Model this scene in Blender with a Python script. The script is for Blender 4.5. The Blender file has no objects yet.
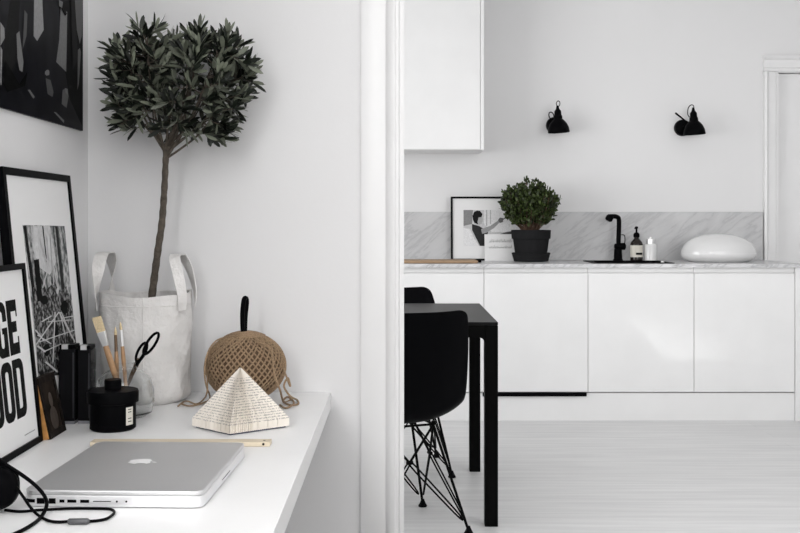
import bpy, bmesh, math, random
from mathutils import Vector, Matrix
random.seed(7)
C = bpy.context.scene.collection
S = bpy.context.scene
PI = math.pi
# ------------------------------------------------------------------ camera, world, light, exposure
F = 1050.0; EYE = 1.15; HOR = 222.0
cam = bpy.data.cameras.new('camera'); cam.sensor_width = 36.0; cam.lens = 36.0*F/800.0
cam.shift_y = -(266.5-HOR)/800.0; cam.clip_start = 0.05
co = bpy.data.objects.new('camera', cam); C.objects.link(co)
co.location = (0, 0, EYE); co.rotation_euler = (PI/2, 0, 0); S.camera = co
S.view_settings.view_transform = 'Standard'; S.view_settings.look = 'None'
S.view_settings.gamma = 1; S.view_settings.use_curve_mapping = False
S.view_settings.exposure = 0.0
w = bpy.data.worlds.new('world'); S.world = w; w.use_nodes = True
w.node_tree.nodes['Background'].inputs[0].default_value = (1, 1, 1, 1)
w.node_tree.nodes['Background'].inputs[1].default_value = 1.0

def area(name, loc, rot, sx, sy, power, col=(1, 1, 1)):
    l = bpy.data.lights.new(name, 'AREA'); l.shape = 'RECTANGLE'; l.size = sx; l.size_y = sy
    l.energy = power; l.color = col
    o = bpy.data.objects.new(name, l); C.objects.link(o); o.location = loc; o.rotation_euler = rot
    return o
# daylight at the windows: study side wall, study rear wall, kitchen side wall; plus two added fills
area('study_window_light', (-0.70, -0.45, 1.85), (0, -PI/2, 0), 1.2, 1.5, 112, (1, 0.995, 0.99))
area('study_rear_window_light', (0.9, -2.42, 1.6), (PI/2, 0, 0), 2.6, 1.7, 26, (1, 0.998, 0.995))
area('study_right_fill_light', (3.05, -0.6, 1.6), (0, PI/2, 0), 1.6, 1.6, 10, (1, 0.998, 0.995))  # added fill to brighten the left wall; no window on this side
area('kitchen_window_light', (-2.15, 4.1, 1.5), (0, -PI/2, 0), 1.4, 2.2, 54, (1, 0.998, 0.995))
area('kitchen_front_fill_light', (2.05, 2.63, 1.6), (PI/2, 0, 0), 1.5, 1.5, 26, (1, 0.998, 0.995))  # added fill for the cabinet fronts, set at the solid partition

# low sun glancing in through the kitchen side window onto the cabinet fronts
l = bpy.data.lights.new('low_sun_beam', 'SPOT'); l.energy = 420; l.spot_size = math.radians(5.0); l.spot_blend = 1.0; l.shadow_soft_size = 0.06; l.color = (1, 0.995, 0.985)
o = bpy.data.objects.new('low_sun_beam', l); C.objects.link(o); o.location = (-4.05, 2.07, 1.76)
o.rotation_euler = (Vector((1.52, 6.05, 0.36))-Vector(o.location)).to_track_quat('-Z', 'Y').to_euler()

# ------------------------------------------------------------------ materials
def mat(name, col, rough=0.5, metal=0.0, bump=0.0, bscale=40.0, var=0.0, vscale=5.0, coat=0.0, spec=None, detail=6, stretch=None):
    m = bpy.data.materials.new(name); m.use_nodes = True
    nt = m.node_tree; b = nt.nodes['Principled BSDF']
    b.inputs['Base Color'].default_value = (*col, 1); b.inputs['Roughness'].default_value = rough
    b.inputs['Metallic'].default_value = metal
    if coat: b.inputs['Coat Weight'].default_value = coat
    if spec is None and max(col) < 0.05: spec = 0.025
    if spec is not None: b.inputs['Specular IOR Level'].default_value = spec
    tc = nt.nodes.new('ShaderNodeTexCoord'); mp = nt.nodes.new('ShaderNodeMapping')
    nt.links.new(tc.outputs['Object'], mp.inputs['Vector'])
    if stretch: mp.inputs['Scale'].default_value = stretch
    n = nt.nodes.new('ShaderNodeTexNoise'); n.inputs['Scale'].default_value = vscale; n.inputs['Detail'].default_value = detail
    nt.links.new(mp.outputs[0], n.inputs['Vector'])
    v = var if var else 0.02
    mr = nt.nodes.new('ShaderNodeMapRange'); mr.inputs[1].default_value = 0.3; mr.inputs[2].default_value = 0.7
    mr.inputs[3].default_value = 1-v; mr.inputs[4].default_value = 1+v
    hs = nt.nodes.new('ShaderNodeHueSaturation'); hs.inputs['Color'].default_value = (*col, 1)
    nt.links.new(n.outputs['Fac'], mr.inputs[0]); nt.links.new(mr.outputs[0], hs.inputs['Value'])
    nt.links.new(hs.outputs[0], b.inputs['Base Color'])
    if bump:
        n2 = nt.nodes.new('ShaderNodeTexNoise'); n2.inputs['Scale'].default_value = bscale; n2.inputs['Detail'].default_value = 4
        nt.links.new(mp.outputs[0], n2.inputs['Vector'])
        bp = nt.nodes.new('ShaderNodeBump'); bp.inputs['Strength'].default_value = bump; bp.inputs['Distance'].default_value = 0.002
        nt.links.new(n2.outputs['Fac'], bp.inputs['Height']); nt.links.new(bp.outputs[0], b.inputs['Normal'])
    return m
M = {}
M['wall'] = mat('wall_paint', (0.75, 0.747, 0.752), 0.75, bump=0.08, bscale=120, var=0.008, vscale=1.5)
M['kwall'] = mat('kitchen_wall_paint', (0.77, 0.768, 0.772), 0.75, bump=0.08, bscale=120, var=0.01, vscale=1.5)
M['ceil'] = mat('ceiling_paint', (0.86, 0.86, 0.86), 0.8)
M['trim'] = mat('trim_gloss_paint', (0.79, 0.788, 0.79), 0.35)
M['cab'] = mat('cabinet_lacquer', (0.83, 0.83, 0.83), 0.32)
M['desk'] = mat('desk_laminate', (0.88, 0.88, 0.88), 0.38, bump=0.02, bscale=300)
M['gap'] = mat('dark_gap', (0.02, 0.02, 0.02), 0.6)
M['black'] = mat('black_plastic', (0.0025, 0.0025, 0.003), 0.38)
M['shell'] = mat('chair_shell_plastic', (0.0022, 0.0022, 0.0028), 0.40)
M['wire'] = mat('black_steel_wire', (0.003, 0.003, 0.003), 0.35)
M['tableblack'] = mat('black_table_lacquer', (0.0025, 0.0025, 0.0028), 0.34, bump=0.03, bscale=200, spec=0.14)
M['frame'] = mat('black_frame_wood', (0.003, 0.003, 0.0035), 0.4, bump=0.05, bscale=150)
M['paper'] = mat('white_paper', (0.80, 0.80, 0.80), 0.7, var=0.01)
M['ink'] = mat('black_ink', (0.012, 0.012, 0.012), 0.75, var=0.5, vscale=200)
M['alu'] = mat('brushed_aluminium', (0.64, 0.64, 0.645), 0.40, 0.8, bump=0.03, bscale=900)
M['aluside'] = mat('aluminium_edge', (0.78, 0.78, 0.79), 0.35, 0.6)
M['logo'] = mat('white_logo', (0.88, 0.88, 0.88), 0.3)
M['wood'] = mat('pale_wood', (0.62, 0.48, 0.30), 0.5, var=0.15, vscale=30, stretch=(1, 8, 8))
M['handlewood'] = mat('brush_handle_wood', (0.42, 0.25, 0.13), 0.45, var=0.15, vscale=60)
M['board'] = mat('cutting_board_oak', (0.34, 0.23, 0.14), 0.55, var=0.2, vscale=25, stretch=(1, 8, 8))
M['gilt'] = mat('worn_orange_gilt', (0.50, 0.24, 0.07), 0.45, var=0.35, vscale=60)
M['bristle'] = mat('cream_bristle', (0.66, 0.53, 0.33), 0.8, var=0.25, vscale=400)
M['steel'] = mat('polished_steel', (0.78, 0.78, 0.78), 0.3, 0.6)
M['canvas'] = mat('washed_canvas', (0.72, 0.705, 0.69), 0.92, bump=1.0, bscale=32, var=0.05, vscale=12)
M['canvas'].node_tree.nodes['Bump'].inputs['Distance'].default_value = 0.008
M['soil'] = mat('potting_soil', (0.035, 0.026, 0.02), 0.95, bump=1.0, bscale=120, var=0.4, vscale=120)
M['bark'] = mat('olive_bark', (0.085, 0.07, 0.055), 0.9, bump=1.0, bscale=160, var=0.4, vscale=90)
M['twine'] = mat('jute_twine', (0.33, 0.225, 0.135), 0.9, bump=0.9, bscale=700, var=0.3, vscale=300)
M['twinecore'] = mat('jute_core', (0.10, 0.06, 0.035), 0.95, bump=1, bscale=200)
M['pot'] = mat('black_clay_pot', (0.018, 0.018, 0.019), 0.75, bump=0.3, bscale=100)
M['ceramic'] = mat('white_glazed_ceramic', (0.75, 0.75, 0.75), 0.12, coat=0.4)
M['amber'] = mat('dark_amber_glass', (0.012, 0.008, 0.006), 0.12, coat=0.6)
M['label'] = mat('cream_label', (0.70, 0.67, 0.60), 0.7)
M['brass'] = mat('worn_brown_blade', (0.16, 0.10, 0.06), 0.4, 0.6)
M['barkstem'] = mat('plant_stem_brown', (0.11, 0.065, 0.042), 0.85, var=0.3, vscale=80)
def leafmat(name, top, under, rough):
    m = bpy.data.materials.new(name); m.use_nodes = True; nt = m.node_tree; b = nt.nodes['Principled BSDF']
    g = nt.nodes.new('ShaderNodeNewGeometry'); mx = nt.nodes.new('ShaderNodeMixRGB')
    mx.inputs[1].default_value = (*top, 1); mx.inputs[2].default_value = (*under, 1)
    nt.links.new(g.outputs['Backfacing'], mx.inputs[0])
    hs = nt.nodes.new('ShaderNodeHueSaturation'); mr = nt.nodes.new('ShaderNodeMapRange')
    mr.inputs[3].default_value = 0.4; mr.inputs[4].default_value = 1.65
    nt.links.new(g.outputs['Random Per Island'], mr.inputs[0]); nt.links.new(mr.outputs[0], hs.inputs['Value'])
    nt.links.new(mx.outputs[0], hs.inputs['Color']); nt.links.new(hs.outputs[0], b.inputs['Base Color'])
    b.inputs['Roughness'].default_value = rough; b.inputs['Specular IOR Level'].default_value = 0.3
    return m
M['olive'] = leafmat('olive_leaf', (0.008, 0.011, 0.007), (0.15, 0.165, 0.125), 0.42)
M['jade'] = leafmat('small_round_leaf', (0.026, 0.040, 0.010), (0.05, 0.07, 0.022), 0.42)
# marble
def marble(name, base, vein, sc, rough):
    m = bpy.data.materials.new(name); m.use_nodes = True; nt = m.node_tree; b = nt.nodes['Principled BSDF']
    tc = nt.nodes.new('ShaderNodeTexCoord'); mp = nt.nodes.new('ShaderNodeMapping'); mp.inputs['Scale'].default_value = (0.7, 1.0, 3.6)
    m0 = nt.nodes.new('ShaderNodeMapping'); m0.inputs['Rotation'].default_value = (0.3, 0.62, 0.5)
    nt.links.new(tc.outputs['Object'], m0.inputs['Vector']); nt.links.new(m0.outputs[0], mp.inputs['Vector'])
    n = nt.nodes.new('ShaderNodeTexNoise'); n.inputs['Scale'].default_value = sc; n.inputs['Detail'].default_value = 9; n.inputs['Distortion'].default_value = 0.35; n.inputs['Roughness'].default_value = 0.6
    nt.links.new(mp.outputs[0], n.inputs['Vector'])
    r = nt.nodes.new('ShaderNodeValToRGB'); e = r.color_ramp.elements
    e[0].position = 0.36; e[0].color = (*base, 1); e[1].position = 0.72; e[1].color = (*base, 1)
    a = r.color_ramp.elements.new(0.47); a.color = tuple(0.5*(p+q) for p, q in zip(base, vein))+(1,)
    a = r.color_ramp.elements.new(0.50); a.color = (*vein, 1)
    a = r.color_ramp.elements.new(0.53); a.color = tuple(0.65*p+0.35*q for p, q in zip(base, vein))+(1,)
    nt.links.new(n.outputs['Fac'], r.inputs[0]); nt.links.new(r.outputs[0], b.inputs['Base Color'])
    b.inputs['Roughness'].default_value = rough
    return m
M['splash'] = marble('honed_marble_splash', (0.58, 0.58, 0.585), (0.44, 0.44, 0.45), 3.2, 0.4)
M['marble'] = marble('marble_worktop', (0.70, 0.70, 0.71), (0.42, 0.42, 0.43), 4.0, 0.3)
# painted floor boards
def floor_mat():
    m = bpy.data.materials.new('white_painted_boards'); m.use_nodes = True; nt = m.node_tree; b = nt.nodes['Principled BSDF']
    tc = nt.nodes.new('ShaderNodeTexCoord'); mp = nt.nodes.new('ShaderNodeMapping'); mp.inputs['Scale'].default_value = (0.6, 9, 1)
    nt.links.new(tc.outputs['Object'], mp.inputs['Vector'])
    n = nt.nodes.new('ShaderNodeTexNoise'); n.inputs['Scale'].default_value = 3; n.inputs['Detail'].default_value = 7
    nt.links.new(mp.outputs[0], n.inputs['Vector'])
    r = nt.nodes.new('ShaderNodeValToRGB'); e = r.color_ramp.elements
    e[0].position = 0.3; e[0].color = (0.62, 0.62, 0.625, 1); e[1].position = 0.7; e[1].color = (0.76, 0.76, 0.76, 1)
    nt.links.new(n.outputs['Fac'], r.inputs[0])
    br = nt.nodes.new('ShaderNodeTexBrick'); br.inputs['Scale'].default_value = 1.0; br.inputs['Mortar Size'].default_value = 0.0012
    br.inputs['Brick Width'].default_value = 4.0; br.inputs['Row Height'].default_value = 0.14
    br.inputs['Color1'].default_value = (1, 1, 1, 1); br.inputs['Color2'].default_value = (0.95, 0.95, 0.95, 1); br.inputs['Mortar'].default_value = (0.82, 0.82, 0.82, 1)
    nt.links.new(tc.outputs['Object'], br.inputs['Vector'])
    mx = nt.nodes.new('ShaderNodeMixRGB'); mx.blend_type = 'MULTIPLY'; mx.inputs[0].default_value = 1
    nt.links.new(r.outputs[0], mx.inputs[1]); nt.links.new(br.outputs['Color'], mx.inputs[2]); nt.links.new(mx.outputs[0], b.inputs['Base Color'])
    rr = nt.nodes.new('ShaderNodeMapRange'); rr.inputs[3].default_value = 0.28; rr.inputs[4].default_value = 0.5
    nt.links.new(n.outputs['Fac'], rr.inputs[0]); nt.links.new(rr.outputs[0], b.inputs['Roughness'])
    bp = nt.nodes.new('ShaderNodeBump'); bp.inputs['Strength'].default_value = 0.25; bp.inputs['Distance'].default_value = 0.003
    nt.links.new(n.outputs['Fac'], bp.inputs['Height']); nt.links.new(bp.outputs[0], b.inputs['Normal'])
    return m
M['floor'] = floor_mat()
def glassmat():
    m = bpy.data.materials.new('clear_glass'); m.use_nodes = True; nt = m.node_tree; b = nt.nodes['Principled BSDF']
    b.inputs['Base Color'].default_value = (0.97, 0.98, 0.98, 1); b.inputs['Roughness'].default_value = 0.03
    b.inputs['Transmission Weight'].default_value = 1; b.inputs['IOR'].default_value = 1.45
    return m
M['glass'] = glassmat()
def pagemat():
    m = bpy.data.materials.new('printed_pages'); m.use_nodes = True; nt = m.node_tree; b = nt.nodes['Principled BSDF']
    tc = nt.nodes.new('ShaderNodeTexCoord'); sx = nt.nodes.new('ShaderNodeSeparateXYZ'); nt.links.new(tc.outputs['Object'], sx.inputs[0])
    def math_(op, a, bb=None, v=None):
        q = nt.nodes.new('ShaderNodeMath'); q.operation = op
        nt.links.new(a, q.inputs[0])
        if bb is not None: nt.links.new(bb, q.inputs[1])
        if v is not None: q.inputs[1].default_value = v
        return q.outputs[0]
    s = math_('SINE', math_('MULTIPLY', sx.outputs['Z'], v=2*PI/0.0046))
    line = math_('GREATER_THAN', s, v=0.1)
    n = nt.nodes.new('ShaderNodeTexNoise'); n.inputs['Scale'].default_value = 330; n.inputs['Detail'].default_value = 1
    nt.links.new(tc.outputs['Object'], n.inputs['Vector'])
    wd = math_('GREATER_THAN', n.outputs['Fac'], v=0.47)
    hi = math_('LESS_THAN', sx.outputs['Z'], v=0.098); lo = math_('GREATER_THAN', sx.outputs['Z'], v=0.017)
    f = math_('MULTIPLY', math_('MULTIPLY', line, wd), math_('MULTIPLY', hi, lo))
    f = math_('MULTIPLY', f, v=0.6)
    mx = nt.nodes.new('ShaderNodeMixRGB'); mx.inputs[1].default_value = (0.84, 0.79, 0.72, 1); mx.inputs[2].default_value = (0.20, 0.19, 0.19, 1)
    nt.links.new(f, mx.inputs[0]); nt.links.new(mx.outputs[0], b.inputs['Base Color']); b.inputs['Roughness'].default_value = 0.85
    return m
M['page'] = pagemat()
GR = {}
def grey(v, grain=0.12):
    k = round(v, 3)
    if k not in GR: GR[k] = mat('print_grey', (v, v, v*1.01), 0.6, var=grain, vscale=120)
    return GR[k]
M['forest'] = None

# ------------------------------------------------------------------ helpers
def at(px, py, d):                      # point seen at pixel px,py of the photo at depth d
    return Vector(((px-400)*d/F, d, EYE-(py-HOR)*d/F))
def atz(px, py, z):                     # same, lying at height z
    d = (EYE-z)*F/(py-HOR); return Vector(((px-400)*d/F, d, z))
class MB:
    def __init__(s): s.v = []; s.f = []; s.m = []; s.sm = []
    def add(s, vs, fs, mi=0, smooth=False):
        o = len(s.v); s.v += [Vector(a) for a in vs]
        for f in fs: s.f.append([i+o for i in f]); s.m.append(mi); s.sm.append(smooth)
        return s
    def box(s, x0, x1, y0, y1, z0, z1, mi=0):
        vs = [(x, y, z) for z in (z0, z1) for y in (y0, y1) for x in (x0, x1)]
        return s.add(vs, [(0, 2, 3, 1), (4, 5, 7, 6), (0, 1, 5, 4), (2, 6, 7, 3), (0, 4, 6, 2), (1, 3, 7, 5)], mi)
    def hexa(s, b, t, mi=0):            # bottom quad, top quad
        return s.add(list(b)+list(t), [(3, 2, 1, 0), (4, 5, 6, 7), (0, 1, 5, 4), (1, 2, 6, 5), (2, 3, 7, 6), (3, 0, 4, 7)], mi)
    def prism(s, poly, axis_fn, a, b, mi=0, smooth=False):
        n = len(poly); vs = [axis_fn(p, a) for p in poly]+[axis_fn(p, b) for p in poly]
        s.add(vs, [tuple(range(n))[::-1], tuple(range(n, 2*n))], mi, False)
        o = len(s.v)-2*n
        for i in range(n):
            j = (i+1) % n; s.f.append([o+i, o+j, o+n+j, o+n+i]); s.m.append(mi); s.sm.append(smooth)
        return s
    def tube(s, pts, r, seg=8, mi=0, closed=False, flat=None):
        pts = [Vector(p) for p in pts]; n = len(pts)
        rs = r if isinstance(r, (list, tuple)) else [r]*n
        up = Vector((0, 0, 1)); prev = None; vs = []
        for i, p in enumerate(pts):
            if closed: t = pts[(i+1) % n]-pts[i-1]
            else: t = pts[min(i+1, n-1)]-pts[max(i-1, 0)]
            if t.length < 1e-9: t = Vector((0, 0, 1))
            t.normalize()
            if prev is None:
                a = up if abs(t.z) < 0.9 else Vector((1, 0, 0)); nn = (a-t*a.dot(t)).normalized()
            else:
                nn = prev-t*prev.dot(t)
                nn = nn.normalized() if nn.length > 1e-6 else prev
            prev = nn; bb = t.cross(nn)
            for k in range(seg):
                an = 2*PI*k/seg; q = flat if flat else 1
                vs.append(p+(nn*math.cos(an)+bb*math.sin(an)*q)*rs[i])
        fs = []
        for i in range(n if closed else n-1):
            j = (i+1) % n
            for k in range(seg): fs.append((i*seg+k, i*seg+(k+1) % seg, j*seg+(k+1) % seg, j*seg+k))
        s.add(vs, fs, mi, True)
        if not closed:
            o = len(s.v)-len(vs)
            s.f.append([o+k for k in range(seg)][::-1]); s.m.append(mi); s.sm.append(False)
            s.f.append([o+(n-1)*seg+k for k in range(seg)]); s.m.append(mi); s.sm.append(False)
        return s
    def lathe(s, prof, c=(0, 0, 0), seg=40, mi=0, mtx=None, caps=True, sx=1, sy=1):
        c = Vector(c); vs = []
        for (r, z) in prof:
            for k in range(seg):
                a = 2*PI*k/seg; p = Vector((r*math.cos(a)*sx, r*math.sin(a)*sy, z))
                if mtx: p = mtx @ p
                vs.append(c+p)
        fs = [(i*seg+k, i*seg+(k+1) % seg, (i+1)*seg+(k+1) % seg, (i+1)*seg+k) for i in range(len(prof)-1) for k in range(seg)]
        s.add(vs, fs, mi, True)
        if caps:
            o = len(s.v)-len(vs); n = len(prof)
            s.f.append([o+k for k in range(seg)][::-1]); s.m.append(mi); s.sm.append(False)
            s.f.append([o+(n-1)*seg+k for k in range(seg)]); s.m.append(mi); s.sm.append(False)
        return s
    def build(s, name, mats, parent=None, bevel=0.0, bseg=2, fixn=True):
        if not isinstance(mats, (list, tuple)): mats = [mats]
        off = Vector((0, 0, 0)); q = parent
        while q: off += q.location; q = q.parent
        me = bpy.data.meshes.new(name); me.from_pydata([tuple(v-off) for v in s.v], [], s.f)
        for m in mats: me.materials.append(m)
        for p, mi, sm in zip(me.polygons, s.m, s.sm): p.material_index = mi; p.use_smooth = sm
        if fixn:
            bm = bmesh.new(); bm.from_mesh(me); bmesh.ops.recalc_face_normals(bm, faces=bm.faces); bm.to_mesh(me); bm.free()
        me.update(); me.set_sharp_from_angle(angle=math.radians(38))
        o = bpy.data.objects.new(name, me); C.objects.link(o); o.parent = parent
        if bevel:
            b = o.modifiers.new('bevel', 'BEVEL'); b.width = bevel; b.segments = bseg; b.limit_method = 'ANGLE'; b.angle_limit = math.radians(40)
        return o
def tag(o, label, cat, group=None):
    o['label'] = label; o['category'] = cat
    if group: o['group'] = group
    return o
def thing(name, loc, label, cat, group=None):
    o = bpy.data.objects.new(name, None); C.objects.link(o); o.location = loc; o.empty_display_size = 0.05
    return tag(o, label, cat, group)
def struct(o): o['kind'] = 'structure'; return o
def spline(pts, n=8):
    pts = [Vector(p) for p in pts]; out = []
    for i in range(len(pts)-1):
        p0 = pts[max(i-1, 0)]; p1 = pts[i]; p2 = pts[i+1]; p3 = pts[min(i+2, len(pts)-1)]
        for k in range(n):
            t = k/n
            out.append(0.5*((2*p1)+(p2-p0)*t+(2*p0-5*p1+4*p2-p3)*t*t+(3*p1-p0-3*p2+p3)*t*t*t))
    return out+[pts[-1]]
def solid_plate(mb, loop, n, th, mi=0):     # loop of 3d points, thickness along n
    n = Vector(n)*th; k = len(loop)
    vs = [Vector(p) for p in loop]+[Vector(p)+n for p in loop]
    fs = [tuple(range(k))[::-1], tuple(range(k, 2*k))]+[(i, (i+1) % k, k+(i+1) % k, k+i) for i in range(k)]
    mb.add(vs, fs, mi)
def artwork(name, parent, polys, p0, nrm, base_th=0.0002):
    """flat printed shapes: list of (grey value, [(px,py)...]) laid on the plane of the sheet"""
    nrm = Vector(nrm).normalized(); p0 = Vector(p0); mb = MB(); mats = []; eye = Vector((0, 0, EYE))
    for i, (g, poly) in enumerate(polys):
        m = g if not isinstance(g, (int, float)) else grey(g)
        if m not in mats: mats.append(m)
        loop = []
        for (px, py) in poly:
            d = at(px, py, 1.0)-eye; t = (p0-eye).dot(nrm)/d.dot(nrm); loop.append(eye+d*t+nrm*base_th*(i+1))
        mb.add(loop, [tuple(range(len(loop)))], mats.index(m))
    return mb.build(name, mats, parent, fixn=False)

# ------------------------------------------------------------------ setting
DW = 2.47; XL = -0.734                    # study back wall distance, left wall
KX0, KX1, KD, KY = -2.2, 3.1, 6.67, 2.60
CH = 2.7
mb = MB(); mb.box(KX0-0.1, KX1+0.1, DW+0.06, KD+0.9, -0.05, 0); struct(mb.build('floor', M['floor']))
mb = MB(); mb.box(KX0-0.1, KX1+0.1, -2.6, DW+0.06, -0.05, 0); struct(mb.build('floor', mat('study_floor_low_bounce', (0.07, 0.065, 0.06), 0.5, var=0.2, vscale=6, stretch=(6, 0.6, 1))))  # unseen study floor, made dark to cut light bouncing up under the desk
mb = MB(); mb.box(KX0-0.1, KX1+0.1, -2.6, KD+0.1, CH, CH+0.05); struct(mb.build('ceiling', M['ceil']))
# study left wall with its window opening beside the camera
mb = MB(); x0, x1 = XL-0.12, XL
mb.box(x0, x1, 0.35, DW, 0, CH); mb.box(x0, x1, -2.6, -1.25, 0, CH); mb.box(x0, x1, -1.25, 0.35, 0, 1.0); mb.box(x0, x1, -1.25, 0.35, 2.45, CH)
struct(mb.build('wall_left', M['wall']))
mb = MB(); mb.box(KX0-0.1, 0.0, DW, KY, 0, CH); mb.box(1.1, KX1, DW, KY, 0, CH); mb.box(0.0, 1.1, DW, KY, 2.35, CH)
struct(mb.build('wall_middle', M['wall']))
mb = MB()
mb.box(XL-0.12, -0.45, -2.6, -2.5, 0, CH); mb.box(2.25, KX1, -2.6, -2.5, 0, CH); mb.box(-0.45, 2.25, -2.6, -2.5, 0, 0.75); mb.box(-0.45, 2.25, -2.6, -2.5, 2.45, CH)
struct(mb.build('wall_front', M['wall']))
mb = MB(); mb.box(KX1, KX1+0.1, -2.6, KD, 0, CH); struct(mb.build('wall_right', M['wall']))
mb = MB(); x0, x1 = KX0-0.1, KX0
mb.box(x0, x1, KY, 3.2, 0, CH); mb.box(x0, x1, 5.4, KD, 0, CH); mb.box(x0, x1, 3.2, 5.4, 0, 0.85); mb.box(x0, x1, 3.2, 5.4, 2.45, CH)
struct(mb.build('wall_kitchen_left', M['kwall']))
DX0, DZ = 2.408, 2.10
mb = MB(); mb.box(KX0-0.1, DX0-0.01, KD, KD+0.12, 0, CH); mb.box(DX0-0.01, KX1+0.1, KD, KD+0.12, DZ, CH)
struct(mb.build('wall_back', M['kwall']))
# kitchen door beyond the worktop
mb = MB(); dy = KD+0.035
mb.box(DX0, 3.09, dy, dy+0.04, 0.005, DZ-0.005)
for z0, z1 in ((0.15, 0.85), (1.0, 1.95)):
    for a, b, c, d in ((2.56, 3.02, z0, z0+0.02), (2.56, 3.02, z1-0.02, z1), (2.56, 2.58, z0, z1), (3.0, 3.02, z0, z1)):
        mb.box(a, b, dy-0.008, dy, c, d)
door = struct(mb.build('door_1', M['trim']))
mb = MB(); mb.tube([(DX0+0.006, dy-0.006, 1.69), (DX0+0.006, dy-0.006, 1.80)], 0.006, 10); mb.build('hinge', M['trim'], door)
# moulded casing round the kitchen door
mb = MB()
prof = [(2.305, 0), (2.305, -0.034), (2.318, -0.038), (2.327, -0.032), (2.334, -0.022), (2.380, -0.019), (2.386, -0.012), (2.402, -0.011), (2.402, 0)]
mb.prism(prof, lambda p, z: (p[0], KD+p[1], z), 0, 2.10)
px = [(2.205-(p[0]-2.305), p[1]) for p in prof]
mb.prism(px, lambda p, x: (x, KD+p[1], p[0]), 2.305, KX1-0.002)
struct(mb.build('trim_2', M['trim']))
# casing of the opening between study and kitchen
mb = MB()
prof = [(-0.094, 0), (-0.093, -0.006), (-0.089, -0.008), (-0.034, -0.008), (-0.030, -0.013), (-0.020, -0.019), (-0.012, -0.020), (-0.011, -0.013), (-0.003, -0.013), (-0.001, -0.018), (0.0094, -0.018), (0.0094, 0)]
mb.prism(prof, lambda p, z: (p[0], DW+p[1], z), 0, 2.44)
struct(mb.build('trim_1', M['trim']))
mb = MB(); mb.box(0.0, 0.0094, DW, KY, 0, 2.35); struct(mb.build('trim_3', M['trim']))

# ------------------------------------------------------------------ kitchen run
YF = 6.07; CT = 0.908
XB = [-1.32, -0.72, -0.117, 0.4855, 1.087, 1.70, 2.283]
for i in range(2, 6):
    a, b = XB[i], XB[i+1]
    lab = {2: 'white flat door base cabinet behind the black chair, partly cut off by the door casing',
           3: 'white flat door base cabinet beside the table, with a black strip along its bottom',
           4: 'white flat door base cabinet under the black tap, middle of the visible run',
           5: 'white flat door base cabinet under the white dome, rightmost of the run'}[i]
    t = thing('base_cabinet', ((a+b)/2, YF+0.3, 0.162), lab, 'cabinet', 'white base cabinets')
    m = MB(); m.box(a+0.0008, b-0.0008, YF+0.0215, KD-0.03, 0.162, 0.74); m.box(a+0.0008, b-0.0008, YF+0.0215, YF+0.04, 0.74, 0.8865)
    m.box(a+0.0008, b-0.0008, YF+0.012, YF+0.0215, 0.858, 0.8865); m.build('body', M['cab'], t)
    m = MB(); m.box(a+0.0015, b-0.0015, YF, YF+0.02, 0.168, 0.853); m.build('door', M['cab'], t, bevel=0.0012)
    if i == 3:
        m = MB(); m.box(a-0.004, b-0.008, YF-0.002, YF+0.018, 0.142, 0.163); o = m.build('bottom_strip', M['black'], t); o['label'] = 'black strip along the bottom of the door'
m = MB(); m.box(2.2845, 2.318, YF-0.004, KD-0.001, 0.0, 0.8865); tag(m.build('end_panel', M['cab'], None, bevel=0.001), 'narrow white upright panel closing the right end of the cabinets', 'panel')
m = MB(); m.box(XB[2], 0.478, YF+0.012, YF+0.03, 0, 0.16); m.box(0.478, 1.082, YF+0.012, YF+0.03, 0, 0.14); m.box(1.082, 2.283, YF+0.012, YF+0.03, 0, 0.16)
tag(m.build('plinth', M['cab']), 'white plinth along the floor under the base cabinets', 'plinth')
# worktop with a cut-out for the sink
SX0, SX1, SY0, SY1 = 1.14, 1.585, 6.12, 6.46
m = MB()
for a, b, c, d in ((XB[2], SX0, YF-0.02, KD-0.001), (SX1, 2.335, YF-0.02, KD-0.001), (SX0, SX1, YF-0.02, SY0), (SX0, SX1, SY1, KD-0.001)):
    m.box(a, b, c, d, 0.887, CT)
tag(m.build('worktop', M['marble']), 'white marble worktop along the top of the base cabinets', 'worktop')
m = MB(); m.box(XB[2], 2.298, KD-0.022, KD-0.002, CT+0.0005, 1.214); tag(m.build('marble_backsplash', M['splash'], None, bevel=0.001), 'grey veined marble upstand on the wall behind the tap', 'backsplash')
# sink
t = thing('sink', (1.36, 6.3, CT), 'shallow black sink set into the marble worktop below the tap', 'sink')
m = MB()
o0 = [(SX0-0.012, SY0-0.012), (SX1+0.012, SY0-0.012), (SX1+0.012, SY1+0.012), (SX0-0.012, SY1+0.012)]
i0 = [(SX0+0.01, SY0+0.01), (SX1-0.01, SY0+0.01), (SX1-0.01, SY1-0.01), (SX0+0.01, SY1-0.01)]
vs = [(x, y, CT+0.0003) for x, y in o0]+[(x, y, CT+0.005) for x, y in o0]+[(x, y, CT+0.005) for x, y in i0]
m.add(vs, [(a, (a+1) % 4, 4+(a+1) % 4, 4+a) for a in range(4)]+[(4+a, 4+(a+1) % 4, 8+(a+1) % 4, 8+a) for a in range(4)])
m.build('rim', M['black'], t)
m = MB(); vs = [(x, y, CT+0.005) for x, y in i0]+[(x, y, 0.76) for x, y in i0]
m.add(vs, [(a, (a+1) % 4, 4+(a+1) % 4, 4+a) for a in range(4)]+[(4, 5, 6, 7)]); m.build('basin', M['black'], t)
# wall cabinet
t = thing('wall_cabinet', (0.1, 6.5, 1.585), 'tall white wall cabinet hanging high over the worktop', 'cabinet')
m = MB(); m.box(-0.4, 0.505, 6.342, KD-0.001, 1.585, 2.55); m.build('body', M['cab'], t, bevel=0.001)
m = MB(); m.box(-0.4, 0.482, 6.32, 6.341, 1.587, 2.55); m.build('door', M['cab'], t, bevel=0.001)
m = MB(); m.box(0.4845, 0.505, 6.32, 6.341, 1.585, 2.55); m.build('side_edge', M['cab'], t)

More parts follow.
